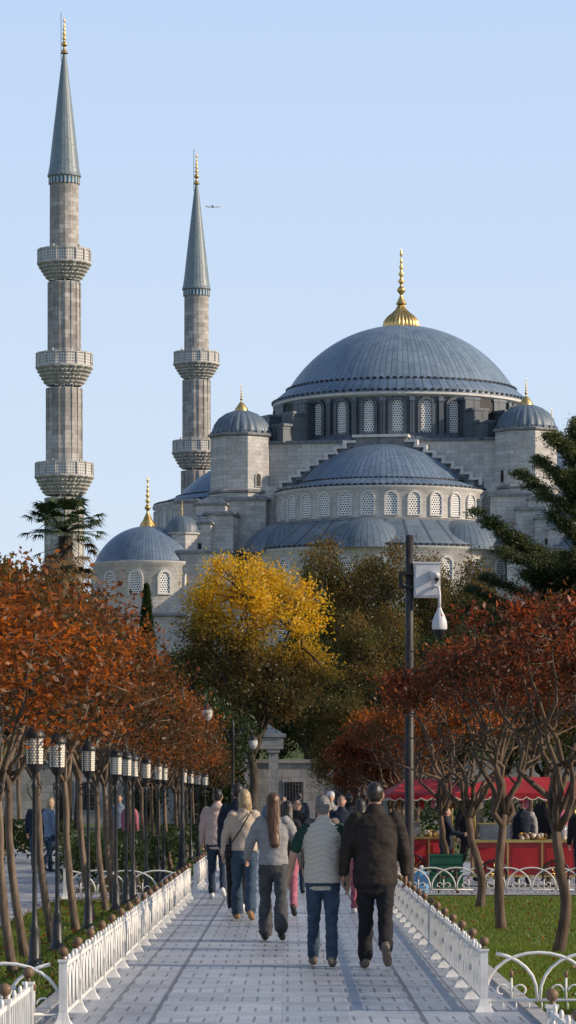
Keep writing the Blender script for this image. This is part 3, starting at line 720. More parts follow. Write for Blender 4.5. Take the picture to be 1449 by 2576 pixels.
fence(-1.63,24.5,-1.6,54.5,SM); fence(-1.6,58.3,-1.6,120,SM); fence(-1.66,21.6,-1.62,14,SM)
fence(1.52,26.2,1.56,56.6,SM); fence(1.56,62,1.6,120,SM); fence(1.5,19.2,1.5,12,SM)
fence(-1.63,24.5,-8.4,24.5,PM); fence(1.52,26.2,8.3,26.2,PM); fence(1.56,56.8,10,56.8,PM); fence(-1.6,54.6,-3.6,54.6,PM)
fence(-1.66,21.6,-6,21.6,PM)

# ------------------------------------------------------------------ lamps
BLK=noisy('black_iron',(.012,.012,.013),(.03,.03,.032),8,.45,spec=.5)
def glass():
    m,nt,b=newmat('lantern_panel',.5); v=objc(nt); s=nd(nt,'ShaderNodeSeparateXYZ'); nt.links.new(v,s.inputs[0])
    u=mth(nt,'MULTIPLY',mth(nt,'ARCTAN2',s.outputs[1],s.outputs[0]),16/(2*pi)); w=mth(nt,'MULTIPLY',s.outputs[2],38.)
    of=mth(nt,'MULTIPLY',mth(nt,'MODULO',mth(nt,'FLOOR',w),2.),.5)
    fx=mth(nt,'SUBTRACT',mth(nt,'FRACT',mth(nt,'ADD',u,of)),.5); fy=mth(nt,'SUBTRACT',mth(nt,'FRACT',w),.5)
    d=mth(nt,'SQRT',mth(nt,'ADD',mth(nt,'MULTIPLY',fx,fx),mth(nt,'MULTIPLY',fy,fy)))
    nt.links.new(mixc(nt,mth(nt,'LESS_THAN',d,.42),(.2,.18,.15),(.88,.84,.74)),b.inputs['Base Color']); return m
LGL=glass()
def lampmesh():
    b=B()
    b.lathe([(.09,0),(.09,.05),(.06,.1),(.055,.3),(.04,.36),(.05,.4),(.03,.45),(.024,.6),(.022,1.75),(.035,1.78),(.022,1.82),(.022,1.9),(.05,1.93),(.075,1.97),(.086,2.0)],14,m=0)
    b.lathe([(.082,2.0),(.086,2.26)],16,m=1)
    b.lathe([(.096,2.25),(.106,2.28),(.08,2.32),(.045,2.36),(.02,2.38),(.015,2.41),(.025,2.43),(.004,2.46)],14,m=0)
    for i in range(6):
        a=2*pi*i/6; b.tube([(.088*math.cos(a),.088*math.sin(a),1.99),(.092*math.cos(a),.092*math.sin(a),2.27)],.005,4,0)
    for s in(-1,1):
        b.tube([(s*(.02+.09*math.sin(pi*k/8)),0,1.65+.2*k/8) for k in range(9)],.008,4,0)
        b.tube([(s*(.09+.035*math.cos(k*.7)),0,1.8+.035*math.sin(k*.7)) for k in range(9)],.006,4,0)
    return b
lm=None
for i,(x,d) in enumerate(((-2.6,29.5),(-2.46,32.8),(-2.5,36.6),(-2.5,42.3),(-2.5,49.1),(-2.5,52.2),(-2.5,54.6),(-2.5,59.5),(-2.5,65),(-2.5,68),(-2.5,81),(-2.5,87),(-2.5,94),(-2.5,102))):
    if lm is None: o=lampmesh().make('lantern_post',[BLK,LGL],None,(x,d,0)); lm=o.data
    else: inst('lantern_post',lm,None,(x,d,0),i)
def streetlamp(x,d,zt):
    b=B(); b.lathe([(.14,0),(.14,.1),(.08,.3),(.06,.9),(.045,1),(.04,zt-.3),(.06,zt-.25),(.03,zt-.1),(.05,zt),(.005,zt+.15)],12,m=0)
    for s in(-1,1):
        b.tube([(s*.55*t,0,zt-.5+.45*math.sin(t*pi*.8)) for t in [k/10 for k in range(11)]],.018,5,0)
        b.tube([(s*(.25+.1*math.cos(k*.6)),0,zt-.25+.1*math.sin(k*.6)) for k in range(10)],.01,4,0)
        c=(s*.55,0,zt-.5)
        b.lathe([(.02,.24),(.05,.2),(.12,.12),(.13,.09)],12,c,0); b.lathe([(.12,.1),(.13,0),(.1,-.1),(.03,-.16)],12,c,1)
        b.lathe([(.04,-.15),(.02,-.2),(.002,-.24)],8,c,0)
    b.make('street_lamp',[BLK,noisy('lamp_glass',(.3,.3,.29),(.6,.6,.58),5,.2)],None,(x,d,0))
streetlamp(-2.35,75,4.0); streetlamp(-1.5,92,3.6)
# CCTV pole
b=B(); b.lathe([(.16,0),(.16,.04),(.075,.06),(.072,3.9),(.066,3.95),(.062,5.85),(.0,5.86)],20,m=0)
b.box((.0,-.02,5.24),(.22,.16,.05),0); b.box((0,-.02,5.02),(.22,.16,.05),0); b.box((-.14,0,5.13),(.06,.05,.26),0)
zo=.2
b.box((.28,-.05,4.92+zo),(.42,.24,.54),1); b.box((.28,-.05,5.2+zo),(.46,.28,.03),1); b.box((.28,-.175,4.92+zo),(.36,.012,.48),1); b.box((.42,-.185,4.9+zo),(.02,.02,.06),2)
b.tube([(.33,-.12,4.98+zo),(.42,-.42,4.93+zo)],[.048,.048],12,1); b.tube([(.42,-.415,4.93+zo),(.425,-.43,4.925+zo)],[.043,.038],12,2); b.tube([(.3,-.1,5.03+zo),(.425,-.45,4.985+zo)],[.05,.05],8,1)
b.tube([(.3,-.1,4.72+zo),(.38,-.2,4.82+zo),(.46,-.26,4.8+zo),(.47,-.28,4.68+zo),(.47,-.28,4.6)],.024,8,1)
b.lathe([(.03,4.62),(.04,4.58),(.08,4.5),(.115,4.4),(.122,4.3),(.114,4.27)],20,(.47,-.28,.06),1)
b.lathe([(.108,4.28),(.092,4.2),(.05,4.14),(.002,4.125)],20,(.47,-.28,.06),2)
b.make('cctv_pole',[noisy('pole_dark',(.02,.018,.018),(.045,.04,.038),6,.5),noisy('cctv_white',(.5,.5,.52),(.63,.63,.64),5,.4),noisy('smoked_glass',(.02,.02,.025),(.04,.04,.05),3,.1)],None,(1.94,54,0))

# ------------------------------------------------------------------ food cart
RED=noisy('red_paint',(.30,.018,.018),(.42,.03,.028),4,.35,spec=.5)
BR=noisy('brass',(.5,.36,.12),(.7,.5,.2),5,.35,metal=1)
def cart(x,y,L,rz,zc=1.74):
    b=B(); W=.9
    b.box((0,0,.5),(L,W,.62),0); b.box((0,0,.84),(L+.1,W+.1,.05),1); b.box((0,0,.2),(L+.04,W+.04,.04),1)
    k=max(2,int(L/.55))
    for i in range(k+1): b.box((-L/2+i*L/k,-W/2-.012,.52),(.03,.03,.6),1)
    for i in range(k): b.box((-L/2+(i+.5)*L/k,-W/2-.012,.52),(L/k-.16,.02,.4),3); 
    for sx in(-1,1):
        for sy in(-1,1): b.tube([(sx*(L/2-.03),sy*(W/2-.03),.85),(sx*(L/2-.03),sy*(W/2-.03),zc+.05)],.022,8,1)
        pts=[(sx*(L*.3)+.24*math.cos(t*pi/10),-W/2-.06,.25+.24*math.sin(t*pi/10)) for t in range(21)]
        b.tube(pts,.022,6,4,cap=False)
        for t in range(8): b.tube([(sx*L*.3,-W/2-.06,.25),(sx*L*.3+.24*math.cos(t*pi/4),-W/2-.06,.25+.24*math.sin(t*pi/4))],.01,4,1)
    b.box((-L*.28,.1,1.0),(L*.3,.5,.28),2); b.box((-L*.28,.1,1.16),(L*.32,.54,.03),1)
    rr=random.Random(int(x*10))
    for i in range(26):
        q=i%9; b.ell((-L*.02+.055*q*L/2,-.3+.13*(i//9),.90+rr.uniform(0,.05)),(.055,.055,.05),(5,7,6)[rr.randint(0,2)],8,6)
    for i in range(5):   # hanging bags and towels under the roof
        px=-L/2+.15+i*L/4.6; b.tube([(px,-W/2+.02,zc-.02),(px,-W/2+.02,zc-.12)],.006,4,4); b.ell((px,-W/2+.02,zc-.2),(.05,.03,.09),(6,3,8,5,7)[i],8,6)
    b.lathe([(.09,0),(.1,.02),(.1,.24),(.03,.3),(.02,.33)],12,(L*.38,0,.87),2)
    hw,hd=L/2+.35,W/2+.45; zt=zc+.3
    P=[(-hw,-hd,zc),(hw,-hd,zc),(hw,hd,zc),(-hw,hd,zc),(-hw*.45,0,zt),(hw*.45,0,zt)]
    b.add(P,[(0,1,5,4),(1,2,5),(2,3,4,5),(3,0,4)],3)
    b.add([(p[0],p[1],p[2]-.02) for p in P],[(4,5,1,0),(5,2,1),(5,4,3,2),(4,0,3)],3)
    def val(p,q):
        n=int(math.hypot(q[0]-p[0],q[1]-p[1])/.2)
        for i in range(n):
            a=Vector((p[0]+(q[0]-p[0])*i/n,p[1]+(q[1]-p[1])*i/n,zc)); c=Vector((p[0]+(q[0]-p[0])*(i+1)/n,p[1]+(q[1]-p[1])*(i+1)/n,zc)); 
            pts=[a,c]+[c.lerp(a,k/6)+Vector((0,0,-.07-.05*math.sin(pi*k/6))) for k in range(7)]
            b.add(pts,[tuple(range(len(pts)))],3)
            e=[pts[k]+Vector((0,-.004,0)) for k in range(2,9)]; b.tube(e,.009,4,6)
    c=P[:4]
    for i in range(4): val(c[i],c[(i+1)%4])
    b.make('food_cart',[RED,BR,noisy('display_glass',(.12,.13,.14),(.3,.31,.32),3,.1,spec=.6),noisy('red_canopy',(.26,.012,.018),(.42,.025,.03),1.5,.7),BLK,noisy('corn_yellow',(.5,.33,.06),(.65,.45,.1),9,.6),noisy('cream_trim',(.55,.5,.4),(.7,.65,.55),5,.7),noisy('chestnut',(.08,.04,.02),(.16,.08,.04),9,.5),noisy('pink_towel',(.45,.12,.22),(.55,.18,.3),5,.8)],None,(x,y,.012),rz)
cart(4.35,62.5,1.9,0,1.72); cart(2.75,67.5,1.0,.1,1.7); cart(6.6,70,1.8,0,1.75)
b=B(); b.lathe([(.12,0),(.135,.03),(.135,.12),(.125,.14),(.135,.16),(.135,.28),(.1,.35),(.03,.39),(.03,.44)],16,m=0); b.lathe([(.033,.43),(.033,.47),(.001,.475)],10,m=1)
b.make('water_jug',[noisy('blue_plastic',(.1,.25,.42),(.16,.34,.52),3,.15),WH],None,(2.3,58.3,.012))
b=B()
for sx in(-1,1):
    for sy in(-1,1): b.tube([(sx*.17,sy*.15,0),(sx*.13,sy*.12,.4)],.02,6)
b.box((0,0,.41),(.34,.3,.035)); 
for z in(.15,.28): b.box((0,-.14,z),(.28,.02,.03)); b.box((0,.14,z),(.28,.02,.03))
b.make('stool',[BARKD],None,(2.75,58.2,.012))
b=B()
for k in range(2):
    z=.02+k*.32
    for sy in(-1,1): b.box((0,sy*.2,z+.14),(.58,.02,.28)); 
    for sx in(-1,1): b.box((sx*.29,0,z+.14),(.02,.42,.28))
    b.box((0,0,z+.01),(.56,.38,.02)); b.box((0,-.215,z+.27),(.6,.03,.03)); b.box((0,-.215,z+.12),(.6,.02,.02))
b.make('plastic_crate',[noisy('green_plastic',(.01,.07,.04),(.02,.11,.06),3,.4)],None,(2.85,61,.012))
# airplane
b=B(); b.tube([(-19,0,0),(-17,0,.4),(-13,0,0),(12,0,0),(17,0,.6),(20,0,1.2)],[.3,1.5,2,2,1.3,.2],12)
b.add([(-3,0,-.5),(4,0,-.5),(9,16,.8),(7,16,.8)],[(0,1,2,3)]); b.add([(-3,0,-.5),(4,0,-.5),(9,-16,.8),(7,-16,.8)],[(0,1,2,3)])
b.add([(14,0,1),(18.5,0,1),(20.5,0,6.5),(18.5,0,6.5)],[(0,1,2,3)]); b.add([(15,0,1),(18,0,1),(20,6,1.5),(19,6,1.5)],[(0,1,2,3)]); b.add([(15,0,1),(18,0,1),(20,-6,1.5),(19,-6,1.5)],[(0,1,2,3)])
for s in(-1,1): b.tube([(-2,s*5.5,-1.6),(2,s*5.5,-1.6)],[1,.8],8)
o=b.make('airplane',[noisy('airplane_skin_hazed',(.5,.62,.75),(.6,.7,.8),.1,.5)],None,(-176,8000,1395)); o.rotation_euler=(0,rad(3),rad(180+12))  # pale blue of distance haze is painted into the airframe colour

# ------------------------------------------------------------------ people
SKIN=noisy('skin',(.42,.25,.17),(.52,.32,.23),8,.55)
SKIN2=noisy('skin_tan',(.30,.17,.11),(.38,.22,.15),8,.55)
HB=noisy('hair_black',(.012,.01,.009),(.035,.028,.024),30,.45,stretch=(1,1,.15),spec=.5)
HBR=noisy('hair_brown',(.04,.018,.01),(.13,.06,.028),30,.45,stretch=(1,1,.12),spec=.5)
HBL=noisy('hair_blonde',(.26,.17,.09),(.48,.36,.20),30,.45,stretch=(1,1,.12),spec=.5)
HGR=noisy('hair_grey',(.11,.11,.11),(.24,.24,.24),40,.6)
JEAN=cloth('denim_blue',(.035,.062,.10)); JEAND=cloth('denim_dark',(.022,.038,.065)); JEANG=cloth('denim_grey',(.06,.063,.07)); BLKC=cloth('black_cloth',(.012,.012,.014)); BRWN=cloth('brown_wool',(.027,.021,.018)); 
CREAM=cloth('cream_cloth',(.46,.38,.30),v=.1); GREY=cloth('grey_sweat',(.27,.27,.28),v=.12); PINK=cloth('pink_fleece',(.50,.38,.345),v=.1); NAVY=cloth('navy_cloth',(.015,.022,.04)); GREEN=cloth('dark_green_cloth',(.015,.045,.035)); WHT=cloth('white_cloth',(.65,.64,.62),v=.08); REDC=cloth('red_cloth',(.35,.04,.04)); BLUEC=cloth('blue_cloth',(.15,.20,.28)); PINKB=cloth('pink_cloth',(.35,.11,.15))
SHB=noisy('shoe_black',(.012,.012,.012),(.03,.03,.03),8,.5); SHG=noisy('shoe_grey',(.12,.1,.085),(.2,.17,.14),9,.7); SHT=noisy('shoe_tan',(.25,.14,.07),(.35,.2,.1),9,.7); SHW=noisy('shoe_white',(.6,.6,.6),(.75,.75,.74),9,.6)
def vestm():
    m,nt,b=newmat('quilted_vest',.6); v=objc(nt); s=nd(nt,'ShaderNodeSeparateXYZ'); nt.links.new(v,s.inputs[0])
    tri=mth(nt,'PINGPONG',mth(nt,'ADD',s.outputs[0],.0),.12)
    w=mth(nt,'FRACT',mth(nt,'DIVIDE',mth(nt,'ADD',s.outputs[2],mth(nt,'MULTIPLY',tri,.4)),.052))
    h=mth(nt,'SINE',mth(nt,'MULTIPLY',w,pi))
    nt.links.new(ramp(nt,h,[(0,(.43,.385,.32)),(.18,(.53,.485,.41)),(1,(.56,.515,.44))]),b.inputs['Base Color']); bump(nt,b,h,.5,.012); return m
VEST=vestm()
def etube(b,P,R,m,xa=Vector((1,0,0)),n=20,step=.022):
    P=[Vector(p) for p in P]; Q=[];S=[]
    for i in range(len(P)-1):
        k=max(1,int((P[i+1]-P[i]).length/step))
        for j in range(k):
            t=j/k; Q.append(P[i].lerp(P[i+1],t)); S.append((R[i][0]*(1-t)+R[i+1][0]*t,R[i][1]*(1-t)+R[i+1][1]*t))
    Q.append(P[-1]);S.append(R[-1])
    d0=(Q[0]-Q[1]).normalized(); d1=(Q[-1]-Q[-2]).normalized()
    q0,s0,q1,s1=Q[0],S[0],Q[-1],S[-1]
    m0=min(s0);m1=min(s1)
    Q=[q0+d0*m0*.75,q0+d0*m0*.5]+Q+[q1+d1*m1*.5,q1+d1*m1*.75]; S=[(s0[0]*.45,s0[1]*.45),(s0[0]*.82,s0[1]*.82)]+S+[(s1[0]*.82,s1[1]*.82),(s1[0]*.45,s1[1]*.45)]
    V=[];F=[]
    for i,p in enumerate(Q):
        t=(Q[min(i+1,len(Q)-1)]-Q[max(i-1,0)]).normalized(); x=(xa-t*xa.dot(t)).normalized(); y=t.cross(x)
        for k in range(n): a=2*pi*k/n; V.append(p+x*math.cos(a)*S[i][0]+y*math.sin(a)*S[i][1])
    for j in range(len(Q)-1):
        for i in range(n): F.append((j*n+i,j*n+(i+1)%n,(j+1)*n+(i+1)%n,(j+1)*n+i))
    F.append(tuple(range(n))[::-1]); F.append(tuple((len(Q)-1)*n+i for i in range(n)))
    b.add(V,F,m,True)
def person(name,x,y,H,yaw=0,bulk=1.,top=None,sleeve=None,short=False,hem=.84,pants=None,pw=.055,shoe=None,hair='short',hm=None,skin=None,
           legs=((8,4,0),(-14,22,30)),arms=((12,8,12),(-10,8,14)),vox=.013,head=0,fem=False,seed=0,collar=True,bag=None,hat=None,stripe=False,hood=False):
    skin=skin or SKIN; sleeve=sleeve or top; hm=hm or HB; shoe=shoe or SHB
    mats=[top,sleeve,pants,shoe,hm,skin,BLKC,hat or BLKC]
    T,SL,PA,SH,HR,SK,DK,HT=range(8)
    b=B(); k=H/1.75
    hw=.088; sw=(.185 if not fem else .16)*(1+.6*(bulk-1)); wq=bulk
    feet=[]; J=[]
    for s,(tp,kn,fp) in zip((-1,1),legs):
        hip=Vector((s*hw,0,.90)); a=rad(tp); kd=Vector((s*.01,math.sin(a),-math.cos(a))); kne=hip+kd*.425
        a2=rad(tp-kn); ank=kne+Vector((0,math.sin(a2),-math.cos(a2)))*.40
        f=rad(fp); fd=Vector((s*.12,math.cos(f),-math.sin(f))); fu=Vector((0,math.sin(f),math.cos(f)))
        heel=ank-fd*.055-fu*.04; ball=ank+fd*.11-fu*.048; toe=ank+fd*.175-fu*.052
        J.append((hip,kne,ank,heel,ball,toe)); feet.append(min(heel.z-.036,toe.z-.026,ball.z-.032))
    dz=-min(feet)
    Z=Vector((0,0,dz))
    for (hip,kne,ank,heel,ball,toe) in J:
        w=1+.5*(bulk-1)
        mid=kne.lerp(ank,.35)
        etube(b,[hip+Z-Vector((0,0,.02)),hip.lerp(kne,.4)+Z,kne+Z,mid+Z,ank+Z+Vector((0,0,.015))],[(.088*w,.098*w),(.084*w,.09*w),(.064*w,.068*w),(max(.058,pw),max(.066,pw*1.05)),(pw,pw*1.12)],PA)
        etube(b,[heel+Z,ank.lerp(ball,.5)-Vector((0,0,.03))+Z,ball+Z,toe+Z],[(.038,.04),(.042,.04),(.047,.032),(.036,.024)],SH)
    ph=min(hem-.02,.86)
    etube(b,[(0,-.01,ph-.02+dz),(0,-.012,ph+.05+dz),(0,0,max(ph+.08,hem+.03)+dz)],[(.150*wq,.112*wq),(.152*wq,.112*wq),(.12*wq,.085*wq)],PA,n=32)
    if fem: tor=[(hem,.165,.13),(.93,.165,.125),(1.06,.15,.11),(1.22,.165,.118),(1.33,.168,.112),(1.415,.14,.09),(1.47,.07,.065)]
    else: tor=[(hem,.178,.138),(.93,.176,.135),(1.08,.170,.13),(1.22,.184,.13),(1.34,.192,.12),(1.425,.165,.095),(1.475,.08,.07)]
    tor=[tor[0]]+[t for t in tor[1:] if t[0]>hem+.01]
    etube(b,[(0,0.005,z+dz) for z,_,_ in tor],[(a*wq,c*wq) for _,a,c in tor],T,n=64,step=.018)
    if hood: b.ell((0,-.09,1.46+dz),(.105,.06,.065),T,14,10)
    etube(b,[(0,-.01,1.44+dz),(0,.005,1.57+dz)],[(.056,.06),(.053,.058)],SK)
    if collar: etube(b,[(0,-.008,1.455+dz),(0,-.004,1.50+dz)],[(.085,.082),(.070,.072)],T,n=32)
    Mh=Matrix.Rotation(rad(head),3,'Z'); hc=Vector((0,.015,1.635+dz))
    def he(c,r,m,n=20,kk=14): b.ell(hc+Mh@Vector(c),r,m,n,kk,Mh)
    he((0,0,0),(.074,.092,.112),SK); he((0,.035,-.055),(.052,.055,.055),SK); he((0,.098,-.012),(.013,.02,.024),SK,8,6)
    for s in(-1,1): he((s*.078,-.005,-.01),(.012,.022,.033),SK,8,6)
    if hair in('short','grey'): he((0,-.018,.022),(.078,.09,.098),HR,28,20); he((0,-.05,-.02),(.064,.05,.055),HR)
    else:
        he((0,-.02,.02),(.083,.096,.104),HR,28,20)
        lo={'long':-.5,'bob':-.15,'mid':-.27,'bun':-.06}[hair]
        q=[hc+Mh@Vector((0,-.035,.03)),hc+Mh@Vector((0,-.055,-.08)),hc+Mh@Vector((0,-.09 if lo<-.2 else -.05,lo*.5-.03)),hc+Mh@Vector((.02,-.15 if lo<-.4 else -.11 if lo<-.2 else -.045,lo))]
        if hair!='bun':
            r=[(.082,.072),(.086,.066),(.088 if lo<-.2 else .09,.055),(.055 if lo<-.2 else .082,.04 if lo<-.2 else .05)]
            etube(b,q,r,HR,n=32)
        else: he((0,-.11,.04),(.045,.045,.045),HR,10,8)
    if hat: he((0,-.005,.04),(.088,.105,.09),HT); 
    if hat is not None and hat is not WHT: he((0,.1,.05),(.06,.06,.012),HT,10,6)
    hands=[]
    for s,(p,ab,el) in zip((-1,1),arms):
        S=Vector((s*sw,0,1.405+dz)); a=rad(p);q=rad(ab); d=Vector((s*math.sin(q),math.sin(a)*math.cos(q),-math.cos(a)*math.cos(q)))
        E=S+d*.285; a2=rad(p+el); q2=rad(ab*.4); d2=Vector((s*math.sin(q2),math.sin(a2)*math.cos(q2),-math.cos(a2)*math.cos(q2)))
        Wr=E+d2*.25; aw=1+.7*(bulk-1)
        if short:
            mid=S.lerp(E,.75)
            etube(b,[S-Vector((s*.03,0,-.005)),S.lerp(E,.3),mid],[(.066*aw,.07*aw),(.062*aw,.065*aw),(.06*aw,.062*aw)],SL)
            etube(b,[mid,E,Wr],[(.045,.047),(.043,.045),(.028,.032)],SK)
        else:
            etube(b,[S-Vector((s*.035,0,-.008)),S.lerp(E,.35),E,E.lerp(Wr,.4),Wr+d2*.005],[(.070*aw,.074*aw),(.064*aw,.066*aw),(.055*aw,.056*aw),(.052*aw,.053*aw),(.038*aw,.04*aw)],SL)
        hands.append((s,Wr,d2))
    if bag:
        etube(b,[Vector((-.20,.02,.98+dz)),Vector((-.205,.02,.86+dz))],[(.05,.12),(.055,.13)],DK)
    me=bpy.data.meshes.new('tmp'); me.from_pydata(b.v,[],b.f); o=bpy.data.objects.new('tmp',me); SC.collection.objects.link(o)
    md=o.modifiers.new('r','REMESH'); md.mode='VOXEL'; md.voxel_size=vox; md.adaptivity=0
    sm=o.modifiers.new('s','SMOOTH'); sm.factor=.5; sm.iterations=2
    dg=bpy.context.evaluated_depsgraph_get(); ev=o.evaluated_get(dg); em=ev.to_mesh()
    V=[v.co.copy() for v in em.vertices]; NN=[v.normal.copy() for v in em.vertices]; FF=[tuple(p.vertices) for p in em.polygons]
    vm=[0]*len(b.v)
    for f,mm in zip(b.f,b.m):
        for i in f: vm[i]=mm
    kd=kdtree.KDTree(len(b.v))
    for i,v in enumerate(b.v): kd.insert(v,i)
    kd.balance()
    vmat=[vm[kd.find(v+n_*.012)[1]] for v,n_ in zip(V,NN)]
    ev.to_mesh_clear(); bpy.data.objects.remove(o)
    amp={T:.008,SL:.010,PA:.011,HR:.006}
    for i,v in enumerate(V):
        a=amp.get(vmat[i],0)
        if a:
            q=v*1.0; nz=noise.noise(Vector((q.x*9+seed*3,q.y*9,q.z*14)))+.6*noise.noise(Vector((q.x*20,q.y*20+seed,q.z*34)))
            if vmat[i]==HR: nz=noise.noise(Vector((q.x*60,q.y*60+seed,q.z*6)))
            V[i]=v+NN[i]*a*nz
    g=B(); g.v=[tuple(v) for v in V]; g.f=FF; g.s=[True]*len(FF)
    for f in FF:
        c=[vmat[i] for i in f]; g.m.append(max(set(c),key=c.count))
    for s,Wr,d2 in hands:
        f=Vector((0,1,0)); f=(f-d2*f.dot(d2)).normalized(); inn=Vector((-s,0,0)); inn=(inn-d2*inn.dot(d2)).normalized()
        hb=B(); etube(hb,[Wr-d2*.02,Wr+d2*.03,Wr+d2*.085],[(.02,.028),(.018,.038),(.014,.040)],SK,inn,10)
        g.add(hb.v,hb.f,SK,True)
        for i,(o_,ln) in enumerate(((.031,.068),(.0105,.078),(-.0105,.073),(-.030,.058))):
            p0=Wr+d2*.088+f*o_; c1=(d2+inn*.25).normalized(); c2=(d2+inn*.9).normalized(); c3=(d2*.6+inn).normalized()
            p1=p0+c1*ln*.45; p2=p1+c2*ln*.33; p3=p2+c3*ln*.25
            g.tube([p0-d2*.01,p1,p2,p3],[.0095,.009,.008,.0065],7,SK)
        p0=Wr+d2*.03+f*.03+inn*.005; p1=p0+(d2*.8+f*.7+inn*.2)*.03; p2=p1+(d2+f*.25+inn*.3)*.028; p3=p2+(d2+inn*.4)*.02
        g.tube([p0,p1,p2,p3],[.013,.011,.0095,.007],7,SK)
    for s in(-1,1):
        g.ell(hc+Mh@Vector((s*.03,.083,.005)),(.013,.008,.007),DK,8,6,Mh); g.ell(hc+Mh@Vector((s*.03,.088,.026)),(.018,.006,.004),HR,8,6,Mh)
    g.ell(hc+Mh@Vector((0,.088,-.055)),(.022,.007,.006),len(mats),8,6,Mh)
    if bag:
        q=[Vector((.10,-.085,1.46)),Vector((.04,-.150,1.36)),Vector((-.05,-.152,1.2)),Vector((-.15,-.12,1.06)),Vector((-.2,-.04,.98))]
        g.tube([p+Z for p in q],.009,6,DK)
    if stripe:
        for s,(hip,kne,ank,_,_,_) in zip((-1,1),J): g.tube([hip+Z+Vector((s*.098,0,-.05)),kne+Z+Vector((s*.07,0,0)),ank+Z+Vector((s*(pw+.006),0,.05))],.012,5,len(mats)+1)
    g.v=[(v[0]*k,v[1]*k,v[2]*k) for v in g.v]
    o=g.make(name,mats+[noisy(name+'_lips',(.35,.12,.1),(.4,.15,.12),5,.5),WHT],None,(x,y,.022),rad(-yaw))
    return o
person('man_in_brown_jacket',.85,32.9,1.80,0,1.2,BRWN,pants=BLKC,pw=.07,shoe=SHG,hair='short',hm=HB,skin=SKIN2,legs=((5,3,0),(-8,38,48)),arms=((-4,14,14),(4,12,16)),hem=.80,vox=.011,seed=1,head=-8)
person('man_in_white_vest',.34,33.1,1.66,0,1.1,VEST,sleeve=GREEN,short=True,pants=JEAN,pw=.062,shoe=SHG,hair='grey',hm=HGR,skin=SKIN,legs=((10,2,0),(-4,6,5)),arms=((6,22,14),(-6,10,14)),hem=.87,vox=.011,seed=2,head=5)
person('woman_in_grey_sweatshirt',-.17,39,1.69,0,1.12,GREY,pants=JEANG,pw=.085,shoe=SHB,hair='long',hm=HBR,legs=((6,4,0),(-12,20,30)),arms=((8,22,40),(6,22,45)),hem=.92,vox=.012,seed=3,fem=True)
person('woman_in_cream_jacket',-.59,45.2,1.74,0,1.12,CREAM,pants=JEAN,pw=.08,shoe=SHT,hair='bob',hm=HBL,legs=((12,3,0),(-12,14,20)),arms=((4,16,12),(14,14,60)),hem=.95,vox=.013,seed=4,fem=True,head=20,bag=True)
person('man_in_navy_jacket',-.70,47.3,1.83,5,1.08,NAVY,pants=BLKC,pw=.06,shoe=SHW,hair='short',hm=HB,legs=((10,3,0),(-10,16,20)),seed=5,vox=.014,stripe=True)
person('man_in_pink_hoodie',-1.15,55.2,1.78,0,1.12,PINK,pants=JEAND,pw=.06,shoe=SHW,hair='short',hm=HB,legs=((10,3,0),(-12,22,25)),seed=6,vox=.014,hem=.88,hood=True)
person('woman_in_black_jacket',-.01,46.6,1.6,0,1.0,BLKC,pants=PINKB,pw=.06,shoe=SHB,hair='mid',hm=HB,seed=7,vox=.015,fem=True)
person('woman_in_grey_jacket',.39,38.5,1.68,0,1.08,cloth('taupe_cloth',(.13,.11,.095)),pants=BLKC,pw=.06,shoe=SHB,hair='mid',hm=HBR,seed=8,vox=.015,fem=True)
person('woman_in_dark_coat',.16,58,1.62,180,1.05,BLKC,pants=JEAND,hair='mid',hm=HB,seed=9,vox=.016,fem=True)
person('man_in_dark_coat',.95,60,1.68,180,1.1,NAVY,pants=JEAND,hair='short',hm=HB,seed=10,vox=.016)
person('woman_in_white_top',1.03,48,1.62,0,1.05,WHT,pants=PINKB,hair='mid',hm=HB,seed=11,vox=.016,fem=True,shoe=SHW)
person('man_in_white_cap',.88,70,1.75,180,1.05,GREY,pants=JEAND,hair='short',hm=HB,seed=12,vox=.018,hat=WHT)
person('man_in_dark_coat',1.3,72,1.72,0,1.1,BLKC,pants=BLKC,seed=13,vox=.018)
person('woman_in_dark_coat',-.1,80,1.65,180,1.1,BLKC,pants=BLKC,seed=14,vox=.018,hair='mid',fem=True)
person('man_in_navy_jacket',.3,92,1.75,0,1.1,NAVY,pants=JEAND,seed=15,vox=.02)
person('woman_in_white_top',-.5,96,1.66,180,1.1,BLUEC,pants=BLKC,seed=16,vox=.02,hair='mid',fem=True)
person('man_in_dark_coat',-5.65,76,1.62,0,1.1,NAVY,pants=JEAN,seed=17,vox=.018)
person('woman_in_blue_jacket',-5.2,74,1.62,40,1.1,BLUEC,pants=JEAND,seed=18,vox=.018,hair='bob',hm=HBL,fem=True)
person('woman_in_red_top',-3.75,80,1.6,20,1.1,PINKB,pants=BLKC,seed=19,vox=.018,hair='mid',fem=True)
person('man_in_blue_jacket',-4.4,88,1.7,180,1.1,BLUEC,pants=JEAND,seed=20,vox=.018)
person('vendor_in_dark_coat',3.55,66,1.72,150,1.2,BLKC,pants=BLKC,seed=21,vox=.018)
person('vendor_with_red_cap',4.45,64,1.62,180,1.15,NAVY,sleeve=GREY,pants=BLKC,seed=22,vox=.018,hat=REDC)
person('vendor_with_white_cap',4.95,65,1.78,200,1.1,BLKC,pants=BLKC,seed=23,vox=.018,hat=WHT,hair='bob',fem=True)
person('woman_in_pink_top',5.35,66.5,1.66,160,1.1,PINKB,pants=JEAND,seed=24,vox=.018,hair='mid',fem=True)
person('man_in_black_jacket',5.15,58.9,1.62,0,1.15,BLKC,pants=NAVY,seed=25,vox=.018)
person('man_in_grey_jacket',3.0,64.2,1.45,90,1.2,NAVY,pants=NAVY,seed=26,vox=.018,arms=((30,10,50),(30,10,50)))
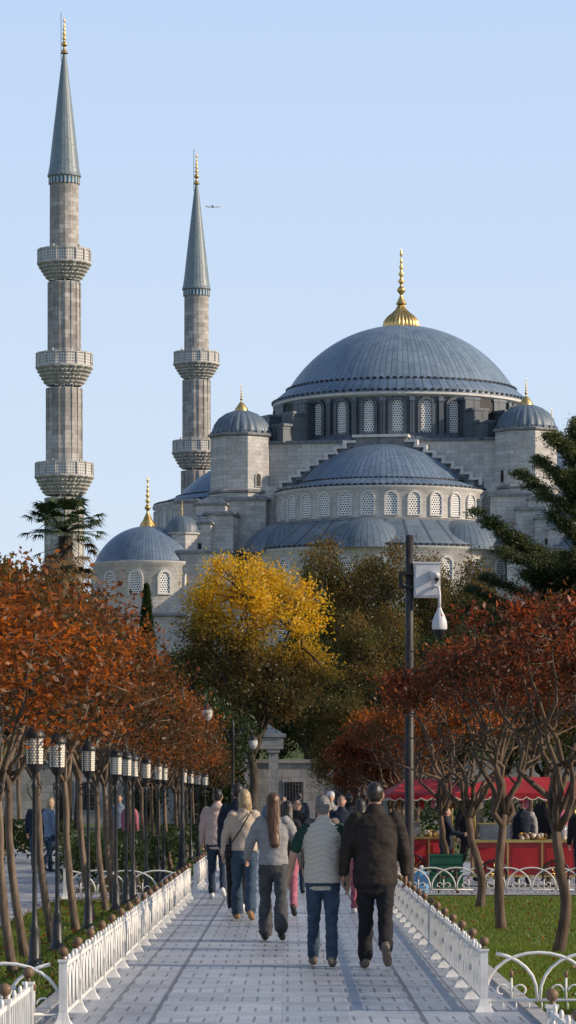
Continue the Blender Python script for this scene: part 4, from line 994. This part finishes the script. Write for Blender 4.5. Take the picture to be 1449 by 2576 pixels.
person('woman_in_red_top',6.3,68,1.6,0,1.1,REDC,pants=BLKC,seed=27,vox=.018,hair='mid',fem=True)

# ------------------------------------------------------------------ light & camera
AZ,EL=101,24
w=bpy.data.worlds.new('World'); SC.world=w; w.use_nodes=True; nt=w.node_tree
sky=nt.nodes.new('ShaderNodeTexSky'); sky.sky_type='NISHITA'; sky.sun_disc=False; sky.sun_elevation=rad(EL); sky.sun_rotation=rad(AZ); sky.altitude=50; sky.air_density=1.; sky.dust_density=1.; sky.ozone_density=1.5
bg=nt.nodes['Background']
# hazy low atmosphere over the physical sky: pale at the horizon, fading out towards the zenith
gv=nd(nt,'ShaderNodeTexCoord').outputs['Generated']; sp=nd(nt,'ShaderNodeSeparateXYZ'); nt.links.new(gv,sp.inputs[0])
hz=ramp(nt,sp.outputs[2],[(0.0,(.77,.88,1.0)),(.24,(.56,.725,1.0)),(1.,(.45,.6,.9))])
hz=mixc(nt,1.,hz,(6.4,6.4,6.4),'MULTIPLY')
mr=nd(nt,'ShaderNodeMapRange'); nt.links.new(sp.outputs[2],mr.inputs[0]); mr.inputs[1].default_value=.24; mr.inputs[2].default_value=.6; mr.inputs[3].default_value=.92; mr.inputs[4].default_value=.15
nt.links.new(mixc(nt,mr.outputs[0],sky.outputs[0],hz),bg.inputs[0]); bg.inputs[1].default_value=.15
sd=bpy.data.lights.new('sun','SUN'); sd.energy=5.; sd.angle=rad(.5); sd.color=(1,.81,.60)
so=bpy.data.objects.new('sun',sd); SC.collection.objects.link(so)
D=Vector((math.sin(rad(AZ))*math.cos(rad(EL)),math.cos(rad(AZ))*math.cos(rad(EL)),math.sin(rad(EL))))
so.rotation_euler=D.to_track_quat('Z','Y').to_euler(); so.location=(30,-10,40)
cd=bpy.data.cameras.new('camera'); co=bpy.data.objects.new('camera',cd); SC.collection.objects.link(co)
co.location=(0,0,1.7); co.rotation_euler=(rad(90),0,0); cd.sensor_fit='VERTICAL'; cd.sensor_height=36; cd.sensor_width=36; cd.lens=8500/2576*36; cd.shift_y=.2764; cd.clip_start=.5; cd.clip_end=30000
SC.camera=co
SC.view_settings.view_transform='Standard'; SC.view_settings.look='None'; SC.view_settings.exposure=0
